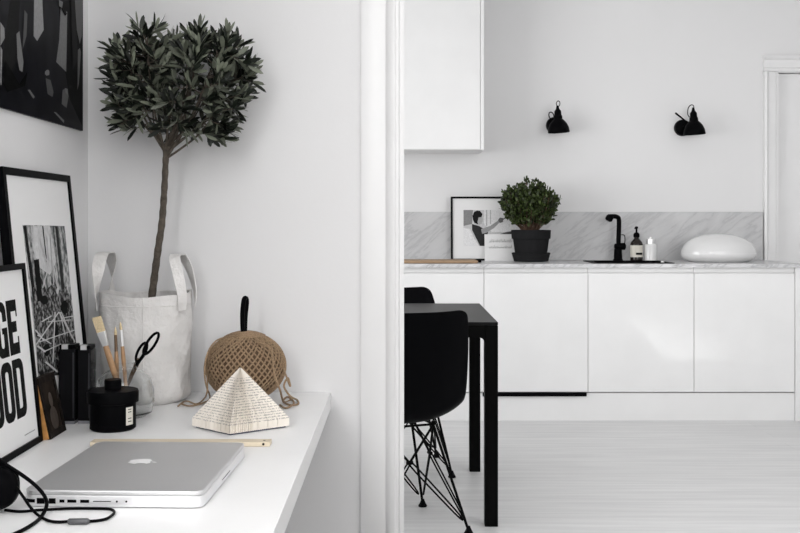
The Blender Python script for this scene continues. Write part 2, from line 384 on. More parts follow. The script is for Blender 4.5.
# tap
t = thing('tap', (1.362, 6.54, CT), 'black swan neck tap behind the sink', 'tap')
TX, TY = 1.364, 6.54
m = MB(); m.lathe([(0.031, 0), (0.031, 0.006), (0.026, 0.012), (0.024, 0.07), (0.022, 0.075)], (TX-0.006, TY, CT+0.0002), 28); m.build('base', M['black'], t)
m = MB(); pts = spline([(TX-0.004, TY, CT+0.07), (TX-0.002, TY, CT+0.16), (TX, TY, CT+0.245), (TX-0.006, TY-0.004, CT+0.268), (TX-0.028, TY-0.02, CT+0.276), (TX-0.06, TY-0.035, CT+0.277)], 6)
m.tube(pts, 0.0145, 14); m.build('spout', M['black'], t)
m = MB(); R = Matrix.Rotation(PI/2, 3, 'Y')
m.lathe([(0.015, -0.022), (0.023, -0.014), (0.024, 0.006), (0.016, 0.018)], (TX-0.066, TY-0.038, CT+0.268), 20, mtx=Matrix.Rotation(0.5, 3, 'Y')); m.build('spray_head', M['black'], t)
m = MB(); m.lathe([(0.008, -0.032), (0.017, -0.028), (0.019, 0), (0.022, 0.012), (0.022, 0.034), (0.012, 0.04)], (TX+0.002, TY, CT+0.09), 20, mtx=R); m.build('valve', M['black'], t)
m = MB(); m.tube(spline([(TX+0.03, TY, CT+0.10), (TX+0.037, TY, CT+0.12), (TX+0.034, TY, CT+0.158), (TX+0.014, TY, CT+0.162)], 5), 0.0032, 8); m.build('lever', M['black'], t)

# soap bottle
def on(px, d): return (px-400)*d/F
BX, BY = on(636.5, 6.5), 6.5
t = thing('soap_bottle', (BX, BY, CT), 'dark amber pump bottle with a cream label, right of the tap', 'bottle')
m = MB(); m.lathe([(0.034, 0), (0.038, 0.004), (0.038, 0.105), (0.034, 0.118), (0.022, 0.132), (0.014, 0.142), (0.014, 0.148)], (BX, BY, CT+0.0002), 32); m.build('body', M['amber'], t)
m = MB(); m.lathe([(0.0384, 0.025), (0.0384, 0.098)], (BX, BY, CT), 32, caps=False); lb = m.build('label', M['label'], t); lb['label'] = 'cream paper label'
m = MB(); vs = []
for k in range(9):
    x = -0.012+0.042*k/8; yy = -math.sqrt(0.0396**2-x*x); vs += [(BX+x, BY+yy, CT+0.040), (BX+x, BY+yy, CT+0.053)]
m.add(vs, [(2*k, 2*k+2, 2*k+3, 2*k+1) for k in range(8)])
m.build('print_band', M['ink'], lb, fixn=False)
m = MB(); m.lathe([(0.017, 0.146), (0.019, 0.15), (0.019, 0.168), (0.012, 0.176), (0.006, 0.178), (0.0055, 0.2), (0.010, 0.202), (0.010, 0.212), (0.004, 0.215)], (BX, BY, CT), 20)
m.tube([(BX, BY, CT+0.207), (BX-0.012, BY-0.02, CT+0.207), (BX-0.016, BY-0.028, CT+0.202)], 0.004, 8); m.build('pump', M['black'], t)
# white bottle
BX, BY = on(650.5, 6.5), 6.5
t = thing('white_dispenser', (BX, BY, CT), 'small white cylindrical dispenser with metal cap beside the dark pump bottle', 'dispenser')
m = MB(); m.lathe([(0.036, 0), (0.040, 0.005), (0.040, 0.098), (0.035, 0.106), (0.026, 0.108)], (BX, BY, CT+0.0002), 32); m.build('body', M['ceramic'], t)
m = MB(); m.lathe([(0.026, 0.107), (0.026, 0.135), (0.022, 0.139), (0.008, 0.14), (0.008, 0.15)], (BX, BY, CT), 28); m.build('cap', M['steel'], t)
# small white lump beside sink
m = MB(); m.lathe([(0.008, 0), (0.011, 0.004), (0.010, 0.010), (0.004, 0.014)], (on(662.5, 6.2), 6.2, CT+0.0002), 16)
tag(m.build('sink_plug', M['ceramic']), 'tiny white plug lying at the right end of the sink', 'plug')
# dome
BX, BY = on(718.5, 6.40), 6.40
t = thing('dome_cover', (BX, BY, CT), 'large glossy white flattened dome on the right of the worktop', 'dome')
m = MB(); pr = []
for k in range(0, 22):
    a = -0.75+(PI/2+0.75)*k/21
    r = 0.226*max(math.cos(a), 0.0)**0.82; z = 0.045+(0.126 if a > 0 else 0.066)*math.sin(a)
    pr.append((max(r, 0.0005), z))
z0 = pr[0][1]; pr = [(r, z-z0) for r, z in pr]
m.lathe(pr, (BX, BY, CT+0.0003), 64, sy=0.74)
m.build('shell', M['ceramic'], t)
m = MB(); ring = [(BX+0.2235*math.cos(2*PI*k/64), BY+0.2235*0.74*math.sin(2*PI*k/64), CT+0.052) for k in range(64)]
m.tube(ring, 0.0022, 6, closed=True); m.build('seam', M['trim'], t)

# cutting board with black knob end
m = MB(); a = on(380, 6.25)
t = thing('cutting_board', (0.2, 6.2, CT), 'wooden board lying flat at the left end of the worktop', 'board')
m.box(-0.1, 0.455, 6.12, 6.34, CT+0.0003, CT+0.018); m.build('plank', M['board'], t, bevel=0.006, bseg=3)
m = MB(); m.tube([(0.45, 6.23, CT+0.0095), (0.482, 6.23, CT+0.0095)], [0.009, 0.008], 12); o = m.build('handle', M['black'], t); o['label'] = 'black end handle'

# framed print on worktop
FX0, FX1, FZ1 = on(451, 6.58), on(451, 6.58)+0.47, 1.310
t = thing('picture_frame', ((FX0+FX1)/2, 6.6, CT), 'thin black frame with a print of a pointing figure, behind the potted plant', 'picture frame', None)
lean = 0.03
def kf(x, z, off=0.0):                   # point on the leaning front plane
    return Vector((x, 6.585+(z-CT)/(FZ1-CT)*lean-off, z))
m = MB(); fw = 0.012
def bar(x0, x1, z0, z1):
    m.hexa([kf(x0, z0, 0.008), kf(x1, z0, 0.008), kf(x1, z0, -0.012), kf(x0, z0, -0.012)], [kf(x0, z1, 0.008), kf(x1, z1, 0.008), kf(x1, z1, -0.012), kf(x0, z1, -0.012)])
Z0 = CT+0.0003
bar(FX0, FX1, Z0, Z0+fw); bar(FX0, FX1, FZ1-fw, FZ1); bar(FX0, FX0+fw, Z0+fw, FZ1-fw); bar(FX1-fw, FX1, Z0+fw, FZ1-fw)
m.build('frame', M['frame'], t)
m = MB(); m.hexa([kf(FX0+fw, Z0+fw), kf(FX1-fw, Z0+fw), kf(FX1-fw, Z0+fw, -0.01), kf(FX0+fw, Z0+fw, -0.01)], [kf(FX0+fw, FZ1-fw), kf(FX1-fw, FZ1-fw), kf(FX1-fw, FZ1-fw, -0.01), kf(FX0+fw, FZ1-fw, -0.01)])
pap = m.build('mount', M['paper'], t)
nn = Vector((0, -1, lean/(FZ1-CT))).normalized()
art = [(0.55, [(463.5, 210), (519, 210), (519, 246), (463.5, 246)]),
       (0.22, [(463.5, 210), (473, 210), (472, 224), (463.5, 226)]),
       (0.72, [(484, 210), (519, 210), (519, 230), (503, 232), (492, 232), (484, 224)]),
       (0.42, [(486, 210), (487.3, 210), (487.3, 226), (486, 226)]), (0.42, [(490, 210), (491, 210), (491, 224), (490, 224)]),
       (0.75, [(463.5, 228), (470, 229), (474, 238), (479, 246), (463.5, 246)]),
       (0.035, [(472, 224), (479, 226), (484, 229), (488, 232), (485, 246), (480, 246), (476, 238), (472, 230)]),
       (0.30, [(481, 229), (490, 226), (499, 220), (500, 222), (494, 228), (486, 233), (482, 234)]),
       (0.10, [(498, 220), (500, 217.5), (504, 218.5), (505, 217.2), (505.4, 218.4), (503, 220), (503, 222), (500, 223)]),
       (0.40, [(477, 214), (481, 215), (483, 219), (482, 223.5), (479, 225), (476, 223)]),
       (0.015, [(472.5, 216), (474, 212), (477, 210.5), (480, 211), (482.5, 214), (481.5, 217), (478.5, 217.5), (477.5, 222), (478, 224.5), (474.5, 223), (473, 220)]),
       (0.05, [(494, 236), (505, 232.5), (519, 230), (519, 246), (500, 246)])]
artwork('photo_print', pap, art, kf(FX0+0.1, 1.1, 0.0), nn)
# note card leaning on it
CX0, CX1 = on(484.8, 6.53), on(517, 6.53)
t = thing('note_card', ((CX0+CX1)/2, 6.53, CT), 'small white card with grey handwriting leaning on the framed print', 'card')
def kc(x, z, off=0.0): return Vector((x, 6.535+(z-CT)*0.12-off, z))
m = MB(); CZ = CT+0.166
m.hexa([kc(CX0, Z0), kc(CX1, Z0), kc(CX1, Z0, -0.001), kc(CX0, Z0, -0.001)], [kc(CX0, CZ), kc(CX1, CZ), kc(CX1, CZ, -0.001), kc(CX0, CZ, -0.001)])
m.build('sheet', M['paper'], t)
m = MB()
for row, z in enumerate((CT+0.115, CT+0.078)):
    pts = []; x = CX0+0.03
    random.seed(3+row)
    while x < CX1-0.03:
        h = random.choice((0.010, 0.012, 0.022)); pts += [kc(x, z, 0.0012), kc(x+0.004, z+h, 0.0012)]; x += 0.009
    m.tube(pts, 0.0011, 4)
m.build('handwriting', mat('grey_pen', (0.35, 0.35, 0.35), 0.8), t)

# kitchen plant
PX, PY = on(531, 6.42), 6.42
t = thing('potted_shrub', (PX, PY, CT), 'small leaved green shrub in a black clay pot on the worktop', 'plant')
m = MB(); m.lathe([(0.075, 0.0), (0.104, 0.002), (0.116, 0.045), (0.119, 0.052), (0.113, 0.055), (0.108, 0.05), (0.09, 0.012), (0.075, 0.010)], (PX, PY, CT+0.0003), 40); m.build('saucer', M['pot'], t)
m = MB(); m.lathe([(0.085, 0.013), (0.093, 0.016), (0.110, 0.138), (0.118, 0.140), (0.121, 0.193), (0.113, 0.194), (0.110, 0.175), (0.02, 0.17)], (PX, PY, CT), 40); m.build('pot', M['pot'], t)
m = MB(); m.lathe([(0.108, 0.175), (0.07, 0.184), (0.02, 0.186)], (PX, PY, CT), 30); m.build('soil', M['soil'], t)
def leaf(mb, p, d, L, W, mi=0, roll=None, bend=0.2):
    d = d.normalized(); a = Vector((0, 0, 1)) if abs(d.z) < 0.95 else Vector((1, 0, 0))
    s = d.cross(a).normalized(); n = s.cross(d)
    r = roll if roll is not None else random.uniform(0, 2*PI)
    s, n = s*math.cos(r)+n*math.sin(r), n*math.cos(r)-s*math.sin(r)
    vs = [p]; prof = ((0.22, 0.72), (0.55, 1.0), (0.85, 0.70))
    for (u, w_) in prof:
        c = p+d*L*u+n*(-bend*L*u*u); vs += [c-s*W*w_/2+n*0.08*W, c-n*0.0, c+s*W*w_/2+n*0.08*W]
    vs.append(p+d*L+n*(-bend*L))
    fs = [(0, 2, 1), (0, 3, 2), (1, 2, 5, 4), (2, 3, 6, 5), (4, 5, 8, 7), (5, 6, 9, 8), (7, 8, 10), (8, 9, 10)]
    mb.add(vs, fs, mi, True)
random.seed(11)
st = MB(); lf = MB()
cz = CT+0.352
for k in range(84):
    az = random.uniform(0, 2*PI); rr = math.sqrt(random.random())
    tip = Vector((PX-0.010+0.165*rr*math.cos(az), PY+0.135*rr*math.sin(az), cz+0.165*math.sqrt(max(0, 1-rr*rr*0.8))*random.uniform(0.55, 1.0)-0.02))
    if k % 3 == 0: tip.z = cz-0.01+random.uniform(-0.03, 0.05); tip.x = PX-0.008+0.155*math.cos(az); tip.y = PY+0.14*math.sin(az)
    base = Vector((PX+0.035*rr*math.cos(az)+random.uniform(-.03, .03), PY+0.03*rr*math.sin(az), CT+0.18))
    mid = base.lerp(tip, 0.5)+Vector((0.02*math.cos(az), 0.02*math.sin(az), -0.005))
    pts = spline([base, mid, tip], 7)
    r0 = 0.0085 if k % 8 == 0 else 0.003
    st.tube(pts, [r0*(1-0.75*i/(len(pts)-1)) for i in range(len(pts))], 6)
    n = len(pts)
    for i in range(n//2-(1 if k % 3 == 0 else 3), n):
        for q in range(5):
            d = (pts[i]-base).normalized()+Vector((random.gauss(0, .8), random.gauss(0, .8), random.gauss(0, .6)+0.35))
            leaf(lf, pts[i]+Vector((random.gauss(0, .011), random.gauss(0, .011), random.gauss(0, .008))), d, random.uniform(0.020, 0.034), random.uniform(0.012, 0.018))
st.build('stems', M['barkstem'], t)
lf.build('foliage', M['jade'], t, fixn=False)

# wall lamps
def wall_lamp(bx, bz, sx_, sz, stick, label):
    """round wall plate at bx,bz; bell shade with its mouth centre at sx_,sz"""
    t = thing('wall_lamp', (bx, KD-0.001, bz), label, 'wall lamp', 'black wall lamps over the worktop')
    Ry = Matrix.Rotation(PI/2, 3, 'X')
    m = MB(); m.lathe([(0.052, 0), (0.053, 0.008), (0.049, 0.03), (0.036, 0.038), (0.012, 0.040)], (bx, KD-0.001, bz), 32, mtx=Ry); m.build('wall_plate', M['black'], t)
    y = KD-0.115
    m = MB(); m.tube([(bx, KD-0.035, bz), (bx, y+0.03, bz+0.012)], 0.007, 10); m.tube([(bx, y+0.035, bz+0.010), (sx_-0.01, y, sz+0.095)], 0.0055, 10)
    m.build('arm', M['wire'], t)
    m = MB(); tilt = Matrix.Rotation(-0.05, 3, 'Y')
    m.lathe([(0.067, 0.0), (0.068, 0.004), (0.064, 0.03), (0.053, 0.056), (0.036, 0.076), (0.027, 0.084), (0.026, 0.104), (0.022, 0.108), (0.021, 0.134), (0.011, 0.147), (0.0065, 0.168), (0.003, 0.169)], (sx_, y, sz), 40, mtx=tilt, caps=False)
    m.lathe([(0.066, 0.0015), (0.062, 0.03), (0.050, 0.054), (0.034, 0.073), (0.01, 0.08)], (sx_, y, sz), 40, mtx=tilt, caps=False)
    m.build('lamp_shade', M['black'], t)
    m = MB(); m.lathe([(0.012, 0.06), (0.022, 0.045), (0.024, 0.03), (0.015, 0.018), (0.002, 0.014)], (sx_, y, sz), 20); m.build('bulb', M['ceramic'], t)
    m = MB(); T = Vector((sx_-0.004, y, sz+0.162))
    pts = [T+Vector((-0.010*math.sin(a)+0.0, 0.01*math.sin(a), 0.022*(1-math.cos(a))*0.8)) for a in [2*PI*k/12 for k in range(12)]]
    if not stick:
        m.tube(pts, 0.0028, 6, closed=True); m.build('cable', M['wire'], t); m = MB()
        T = Vector((sx_-0.042, y+0.03, sz+0.108))
        pts = [T+Vector((0.014*math.cos(a)-0.008*math.sin(a), 0.0, 0.022*math.sin(a)+0.006*math.cos(a))) for a in [2*PI*k/16 for k in range(16)]]
        m.tube(pts, 0.0035, 6, closed=True)
    else:
        pts = spline([(sx_-0.002, y, sz+0.16), (sx_-0.008, y, sz+0.182), (sx_-0.022, y+0.01, sz+0.184), (sx_-0.034, y+0.02, sz+0.165), (sx_-0.034, y+0.03, sz+0.13), (sx_-0.022, y+0.03, sz+0.11)], 5)
        m.tube(pts, 0.0028, 6)
    m.build('cable', M['wire'], t)
    if stick:
        m = MB(); m.tube([(bx-0.062, y+0.04, bz+0.088), (bx-0.052, y+0.04, bz+0.08), (bx+0.006, y+0.045, bz+0.036)], [0.0062, 0.0062, 0.0045], 10); m.build('handle', M['black'], t)
def k_at(px, py, d=KD-0.115): p = at(px, py, d); return p.x, p.z
bx, bz = k_at(554, 125.5, KD); sx_, sz = k_at(558.8, 132.5); wall_lamp(bx, bz, sx_, sz, False, 'black bell shaded wall lamp above the potted shrub, left of the two')
bx, bz = k_at(682, 128, KD); sx_, sz = k_at(694.5, 134.5); wall_lamp(bx, bz, sx_, sz, True, 'black bell shaded wall lamp above the white dome, with its round wall plate showing')

# ------------------------------------------------------------------ dining table
TX1, TY0, TY1, TH = 0.370, 3.96, 4.88, 0.772
TX0 = -1.35; L = 0.05
t = thing('dining_table', ((TX0+TX1)/2, (TY0+TY1)/2, 0), 'black rectangular dining table with square legs', 'table')
m = MB(); m.box(TX0, TX1, TY0, TY1, TH-0.012, TH); m.build('tabletop', M['tableblack'], t, bevel=0.002)
m = MB(); A = 0.058
m.box(TX0+L, TX1-L, TY0, TY0+0.03, TH-A, TH-0.0125); m.box(TX0+L, TX1-L, TY1-0.03, TY1, TH-A, TH-0.0125)
m.box(TX0, TX0+0.03, TY0+L, TY1-L, TH-A, TH-0.0125); m.box(TX1-0.03, TX1, TY0+L, TY1-L, TH-A, TH-0.0125)
# rounded inner corners between apron and legs
def fil(cx, cz, sgn, r=0.022, n=5):
    return [(cx, cz)]+[(cx+sgn*r*(1-math.sin(a)), cz-r*(1-math.cos(a))) for a in [PI/2*k/n for k in range(n+1)]]
for yy in ((TY0, TY0+0.03), (TY1-0.03, TY1)):
    m.prism(fil(TX1-L, TH-A, -1), lambda p, y: (p[0], y, p[1]), *yy); m.prism(fil(TX0+L, TH-A, 1), lambda p, y: (p[0], y, p[1]), *yy)
for xx in ((TX0, TX0+0.03), (TX1-0.03, TX1)):
    m.prism(fil(TY0+L, TH-A, 1), lambda p, x: (x, p[0], p[1]), *xx); m.prism(fil(TY1-L, TH-A, -1), lambda p, x: (x, p[0], p[1]), *xx)
m.build('apron', M['wire'], t)
for x in (TX0, TX1-L):
    for y in (TY0, TY1-L):
        m = MB(); m.box(x, x+L, y, y+L, 0.0, TH-0.0125); m.build('leg', M['wire'], t, bevel=0.003)

# ------------------------------------------------------------------ shell chairs
def make_chair():
    t = thing('shell_chair', (0, 0, 0), '', 'chair', 'black shell chairs at the table')
    sp = [(0.225, 0.415, 0.150, 0.0), (0.218, 0.430, 0.190, 0.004), (0.185, 0.438, 0.212, 0.012), (0.10, 0.422, 0.226, 0.032), (0.02, 0.405, 0.232, 0.045), (-0.06, 0.398, 0.233, 0.055),
          (-0.13, 0.408, 0.238, 0.066), (-0.175, 0.440, 0.243, 0.074), (-0.20, 0.49, 0.243, 0.076), (-0.215, 0.55, 0.240, 0.072), (-0.228, 0.62, 0.232, 0.062), (-0.243, 0.69, 0.222, 0.050),
          (-0.257, 0.75, 0.208, 0.040), (-0.268, 0.795, 0.199, 0.030), (-0.273, 0.818, 0.186, 0.022), (-0.276, 0.828, 0.156, 0.015)]
    V = 17; vs = []
    for i, (y, z, w_, lift) in enumerate(sp):
        a = sp[max(i-1, 0)]; b = sp[min(i+1, len(sp)-1)]
        ty, tz = b[0]-a[0], b[1]-a[1]; l = math.hypot(ty, tz); ny, nz = tz/l, -ty/l
        for k in range(V):
            v = -1+2*k/(V-1); q = abs(v)**2.4
            vs.append((w_*v*(1-0.04*q), y+ny*lift*q, z+nz*lift*q))
    fs = [(i*V+k, i*V+k+1, (i+1)*V+k+1, (i+1)*V+k) for i in range(len(sp)-1) for k in range(V-1)]
    m = MB(); m.add(vs, fs, 0, True); o = m.build('seat_shell', M['shell'], t)
    so = o.modifiers.new('solid', 'SOLIDIFY'); so.thickness = 0.006; so.offset = 0
    su = o.modifiers.new('sub', 'SUBSURF'); su.levels = 1; su.render_levels = 2
    ft = [(0.19, 0.20), (-0.19, 0.20), (-0.205, -0.21), (0.205, -0.21)]
    tp = [(0.11, 0.13), (-0.11, 0.13), (-0.11, -0.10), (0.11, -0.10)]
    # base ring / cross wires
    m = MB(); r = 0.0042
    ring = [Vector((x, y, 0.392)) for x, y in tp]
    m.tube(ring+[ring[0]], 0.0045, 8)
    for i in range(4):
        x, y = tp[i]; m.tube([(x, y, 0.39), (x, y, 0.405 if y < 0 else 0.42)], 0.008, 8)
    for i in range(4):
        j = (i+1) % 4; fi = Vector((*ft[i], 0.03)); fj = Vector((*ft[j], 0.03)); ti = Vector((*tp[i], 0.39)); tj = Vector((*tp[j], 0.39))
        q_ = (ft[i][0]-ft[j][0])**2+(ft[i][1]-ft[j][1])**2; lf2 = math.sqrt(q_); lt2 = math.hypot(tp[i][0]-tp[j][0], tp[i][1]-tp[j][1]); k_ = lf2/(lf2+lt2)
        c_ = (fi.lerp(tj, k_)+fj.lerp(ti, k_))/2; dd = (fj-fi).normalized()
        for f, tt, sg in ((fi, tj, 1), (fj, ti, -1)):
            f2 = f+(tt-f).normalized()*0.03
            for w2 in (-0.011, 0.011): m.tube(spline([f2, f2.lerp(c_, 0.15)+Vector((0, 0, w2*0.7)), f2.lerp(c_, 0.9)+Vector((0, 0, w2)), c_+Vector((0, 0, w2*0.3))], 3), 0.0033, 6)
            m.tube([c_, tt], 0.0048, 8)
        m.tube([c_-dd*0.012, c_+dd*0.012], 0.0075, 8)
    m.build('wire_base', M['wire'], t)
    for i in range(4):
        fx, fy = ft[i]; x, y = tp[i]
        m = MB(); m.tube([(x, y, 0.392), (fx, fy, 0.012)], 0.0055, 8)
        leg = m.build('leg', M['wire'], t)
        m = MB(); m.lathe([(0.017, 0.0), (0.018, 0.004), (0.012, 0.014), (0.007, 0.026), (0.006, 0.03)], (fx, fy, 0.0005), 16); m.build('foot_glide', M['black'], leg)
    return t
def copy_tree(o, parent=None):
    c = o.copy(); C.objects.link(c); c.parent = parent
    for ch in [q for q in bpy.data.objects if q.parent == o]: copy_tree(ch, c)
    return c
chair = make_chair()
chair2 = copy_tree(chair)
chair.location = (-0.014, 3.99, 0); chair.rotation_euler.z = math.radians(21)
chair['label'] = 'black moulded shell chair in front of the table, its back to us'
chair2.location = (0.012, 4.89, 0); chair2.rotation_euler.z = math.radians(180+10)
chair2['label'] = 'black moulded shell chair behind the table, its back top showing over the tabletop'

# ------------------------------------------------------------------ desk
DZt = 0.75
t = thing('desk', (-0.45, 1.7, 0), 'white desk along the left wall', 'desk')
m = MB(); m.box(XL+0.001, -0.163, 0.85, DW-0.001, DZt-0.04, DZt); m.build('desktop', M['desk'], t, bevel=0.0012)
for x in (XL+0.03, -0.225):
    m = MB(); m.box(x, x+0.04, 0.88, 0.92, 0, DZt-0.0405); m.build('leg', M['desk'], t)
m = MB(); m.box(XL+0.001, XL+0.03, 1.0, DW-0.002, DZt-0.08, DZt-0.0405); m.build('wall_cleat', M['desk'], t)

# laptop
LX0, LX1, LY0, LY1 = -0.523, -0.269, 1.468, 1.795
cxl, cyl = (LX0+LX1)/2, (LY0+LY1)/2
t = thing('laptop', (cxl, cyl, DZt), 'closed silver laptop lying on the white desk', 'laptop')
def rrect(x0, x1, y0, y1, r, n=6):
    out = []
    for (cx, cy, a0) in ((x1-r, y1-r, 0), (x0+r, y1-r, PI/2), (x0+r, y0+r, PI), (x1-r, y0+r, 1.5*PI)):
        for k in range(n+1): a = a0+PI/2*k/n; out.append((cx+r*math.cos(a), cy+r*math.sin(a)))
    return out
ang = math.radians(-2.0)
def lrot(p): return (cxl+(p[0]-cxl)*math.cos(ang)-(p[1]-cyl)*math.sin(ang), cyl+(p[0]-cxl)*math.sin(ang)+(p[1]-cyl)*math.cos(ang), p[2])
m = MB(); m.prism(rrect(LX0, LX1, LY0, LY1, 0.014), lambda p, z: lrot((p[0], p[1], z)), DZt+0.0012, DZt+0.0172, smooth=True); base = m.build('base', M['aluside'], t, bevel=0.0012)
m = MB(); m.prism(rrect(LX0, LX1, LY0, LY1, 0.014), lambda p, z: lrot((p[0], p[1], z)), DZt+0.0174, DZt+0.0245, smooth=True); lid = m.build('lid', M['alu'], t, bevel=0.002, bseg=3)
for x, y in ((LX0+0.03, LY0+0.03), (LX1-0.03, LY0+0.03), (LX0+0.03, LY1-0.03), (LX1-0.03, LY1-0.03)):
    m = MB(); q = lrot((x, y, DZt+0.0002)); m.lathe([(0.006, 0), (0.006, 0.0012)], q, 12); m.build('rubber_foot', M['black'], t)
# ports along the near side
def port(x0, x1, z0, z1, name='port', mt='black'):
    m = MB(); y = LY0-0.0004
    a = [lrot((x, yy, z)) for z in (z0, z1) for yy in (y, y+0.004) for x in (x0, x1)]
    m.add(a, [(0, 2, 3, 1), (4, 5, 7, 6), (0, 1, 5, 4), (2, 6, 7, 3), (0, 4, 6, 2), (1, 3, 7, 5)]); m.build(name, M[mt], base)
zp = DZt+0.0092
for (a, b, h) in ((27, 36, .0028), (38, 46, .0048), (50, 57, .0045), (61, 66, .0025), (69, 78, .0025), (82, 91, .0025), (95, 113, .0006)):
    port(LX0+(a-24)/715, LX0+(b-24)/715, zp-h/1.2, zp+h/1.2)
for a in (119, 128.5):
    m = MB(); m.lathe([(0.0014, 0), (0.0014, 0.002)], lrot((LX0+(a-24)/715, LY0+0.0014, zp)), 12, mtx=Matrix.Rotation(PI/2, 3, 'X')); m.build('port', M['black'], base)
m = MB(); yy = [(-0.2695+0.0), 0]
a = [lrot((x, y, z)) for z in (DZt+0.0075, DZt+0.0085) for y in (1.60, 1.66) for x in (LX1-0.003, LX1+0.0003)]
m.add(a, [(0, 2, 3, 1), (4, 5, 7, 6), (0, 1, 5, 4), (2, 6, 7, 3), (0, 4, 6, 2), (1, 3, 7, 5)]); m.build('disc_slot', M['gap'], base)
# fruit logo on the lid: u to its right (towards us), v upwards (towards the right of the photo)
ap = [(0, .60), (.12, .66), (.28, .68), (.42, .62), (.50, .54), (.40, .44), (.36, .30), (.38, .14), (.46, .03), (.55, -.03), (.48, -.22), (.36, -.40), (.24, -.50), (.12, -.48), (0, -.44), (-.12, -.48), (-.24, -.50), (-.38, -.38), (-.50, -.16), (-.56, .08), (-.56, .30), (-.48, .50), (-.34, .63), (-.18, .67)]
lf_ = [(.02, .70), (.02, .82), (.10, .96), (.24, 1.04), (.25, .92), (.18, .78), (.08, .71)]
m = MB(); s = 0.030; Lx, Ly = cxl-0.012, cyl+0.014
for pl in (ap, lf_):
    vs = [lrot((Lx+(v-0.08)*s, Ly-u*s, DZt+0.0247)) for u, v in pl]; m.add(vs, [tuple(range(len(vs)))])
m.build('logo', M['logo'], lid, fixn=False)['label'] = 'white fruit shaped logo'

# ruler
t = thing('ruler', (-0.39, 1.88, DZt), 'pale wooden ruler lying behind the laptop', 'ruler')
m = MB(); m.box(-0.552, -0.2315, 1.868, 1.896, DZt+0.0003, DZt+0.0085); m.build('stick', mat('birch_ruler', (0.66, 0.57, 0.43), 0.5, var=0.1, vscale=40, stretch=(1, 8, 8)), t, bevel=0.001)
m = MB(); m.lathe([(0.0022, 0), (0.0022, 0.001)], (-0.243, 1.8672, DZt+0.005), 12, mtx=Matrix.Rotation(PI/2, 3, 'X')); m.lathe([(0.0022, 0), (0.0022, 0.0006)], (-0.243, 1.882, DZt+0.0082), 12); m.build('hole', M['gap'], t)

# folded book
AX, AY = -0.311, 2.045; H = 0.116
t = thing('folded_book', (AX, AY, DZt), 'old book with pages folded into a pointed pyramid, in front of the twine ball', 'book')
corners = [(-0.216, 2.045), (-0.318, 1.962), (-0.404, 2.043), (-0.311, 2.12)]
m = MB(); N = 120; seglen = len(corners); random.seed(5)
outl = []
for i in range(4):
    a = Vector(corners[i]); b = Vector(corners[(i+1) % 4])
    for k in range(N//4): outl.append(a.lerp(b, k/(N//4)))
n = len(outl)
ax = Vector((AX, AY))
for i in range(n):
    p = outl[i]; q = outl[(i+1) % n]; mid = (p+q)/2
    j = random.uniform(-0.0012, 0.0012); pj = p+(p-ax).normalized()*j
    mid = mid-(mid-ax).normalized()*0.0040
    z0 = DZt+0.0003+0.003; lip = 0.016
    def col(P, e=0.0):
        d = P-ax
        return [Vector((P.x, P.y, z0)), Vector((P.x, P.y, z0+lip)), Vector((ax.x+d.x*0.5, ax.y+d.y*0.5, z0+lip+(H-lip)*0.5-e)), Vector((ax.x+d.x*0.02, ax.y+d.y*0.02, DZt+H-e))]
    A, Bm, Cc = col(pj), col(mid, 0.002), col(q+(q-ax).normalized()*j)
    vs = A+Bm+Cc
    fs = []
    for r_ in range(3): fs += [(r_, 4+r_, 5+r_, 1+r_), (4+r_, 8+r_, 9+r_, 5+r_)]
    m.add(vs, fs, 0)
m.build('pages', M['page'], t)
m = MB(); cs = [ax+(Vector(c)-ax)*0.93 for c in corners]
m.hexa([(c.x, c.y, DZt+0.0003) for c in cs], [(c.x, c.y, DZt+0.0032) for c in cs]); o = m.build('cover', mat('dark_blue_cover', (0.05, 0.055, 0.09), 0.6), t); o['label'] = 'dark blue cover'

# twine ball
BX, BY, R0 = -0.343, 2.335, 0.090
BZ = DZt+0.0795
t = thing('twine_ball', (BX, BY, DZt), 'big ball of brown jute twine behind the folded book', 'twine')
m = MB(); pr = [(max(0.001, R0*0.955*math.cos(a)), R0*0.82*math.sin(a)) for a in [-PI/2+PI*k/24 for k in range(25)]]
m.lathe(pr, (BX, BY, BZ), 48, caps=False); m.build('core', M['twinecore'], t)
m = MB(); NW = 40; random.seed(9)
for sg in (1, -1):
    for j in range(NW):
        ph = 2*PI*(j+random.uniform(-.12, .12))/NW; sw = 0.75*random.uniform(0.93, 1.07); pts = []
        for k in range(25):
            lat = math.radians(-74+148*k/24+random.uniform(-.4, .4)); lon = ph+sg*sw*lat
            rr = R0*(0.985 if sg > 0 else 0.965); pts.append((BX+rr*math.cos(lat)*math.cos(lon), BY+rr*math.cos(lat)*math.sin(lon), BZ+rr*0.85*math.sin(lat)))
        m.tube(pts, 0.0019, 6)
for j in range(9):
    el = math.radians(60+2.6*j); pts = []
    tl = random.uniform(-0.12, 0.12); ph = random.uniform(0, 6)
    for k in range(30):
        a = 2*PI*k/30; e2 = el+tl*math.sin(a+ph)
        pts.append((BX+R0*0.99*math.cos(e2)*math.cos(a), BY+R0*0.99*math.cos(e2)*math.sin(a), BZ+R0*0.86*math.sin(e2)))
    m.tube(pts, 0.0019, 6, closed=True)
m.build('winding', M['twine'], t)
m = MB(); g = DZt+0.0030
def dp(px, py, z=g): return atz(px, py, z)
m.tube(spline([(BX-0.04, BY-0.03, BZ+0.068), at(216, 341, 2.27), at(208, 352, 2.26), at(204.5, 368, 2.25), at(206, 385, 2.24), dp(210, 398), dp(203, 403), dp(190, 406), dp(182, 404)], 8), 0.0018, 7)
m.tube(spline([(BX-0.08, BY-0.03, BZ-0.015), at(207, 392, 2.24), dp(203, 400), dp(196, 404), dp(186, 401), dp(178, 406)], 7), 0.0018, 7)
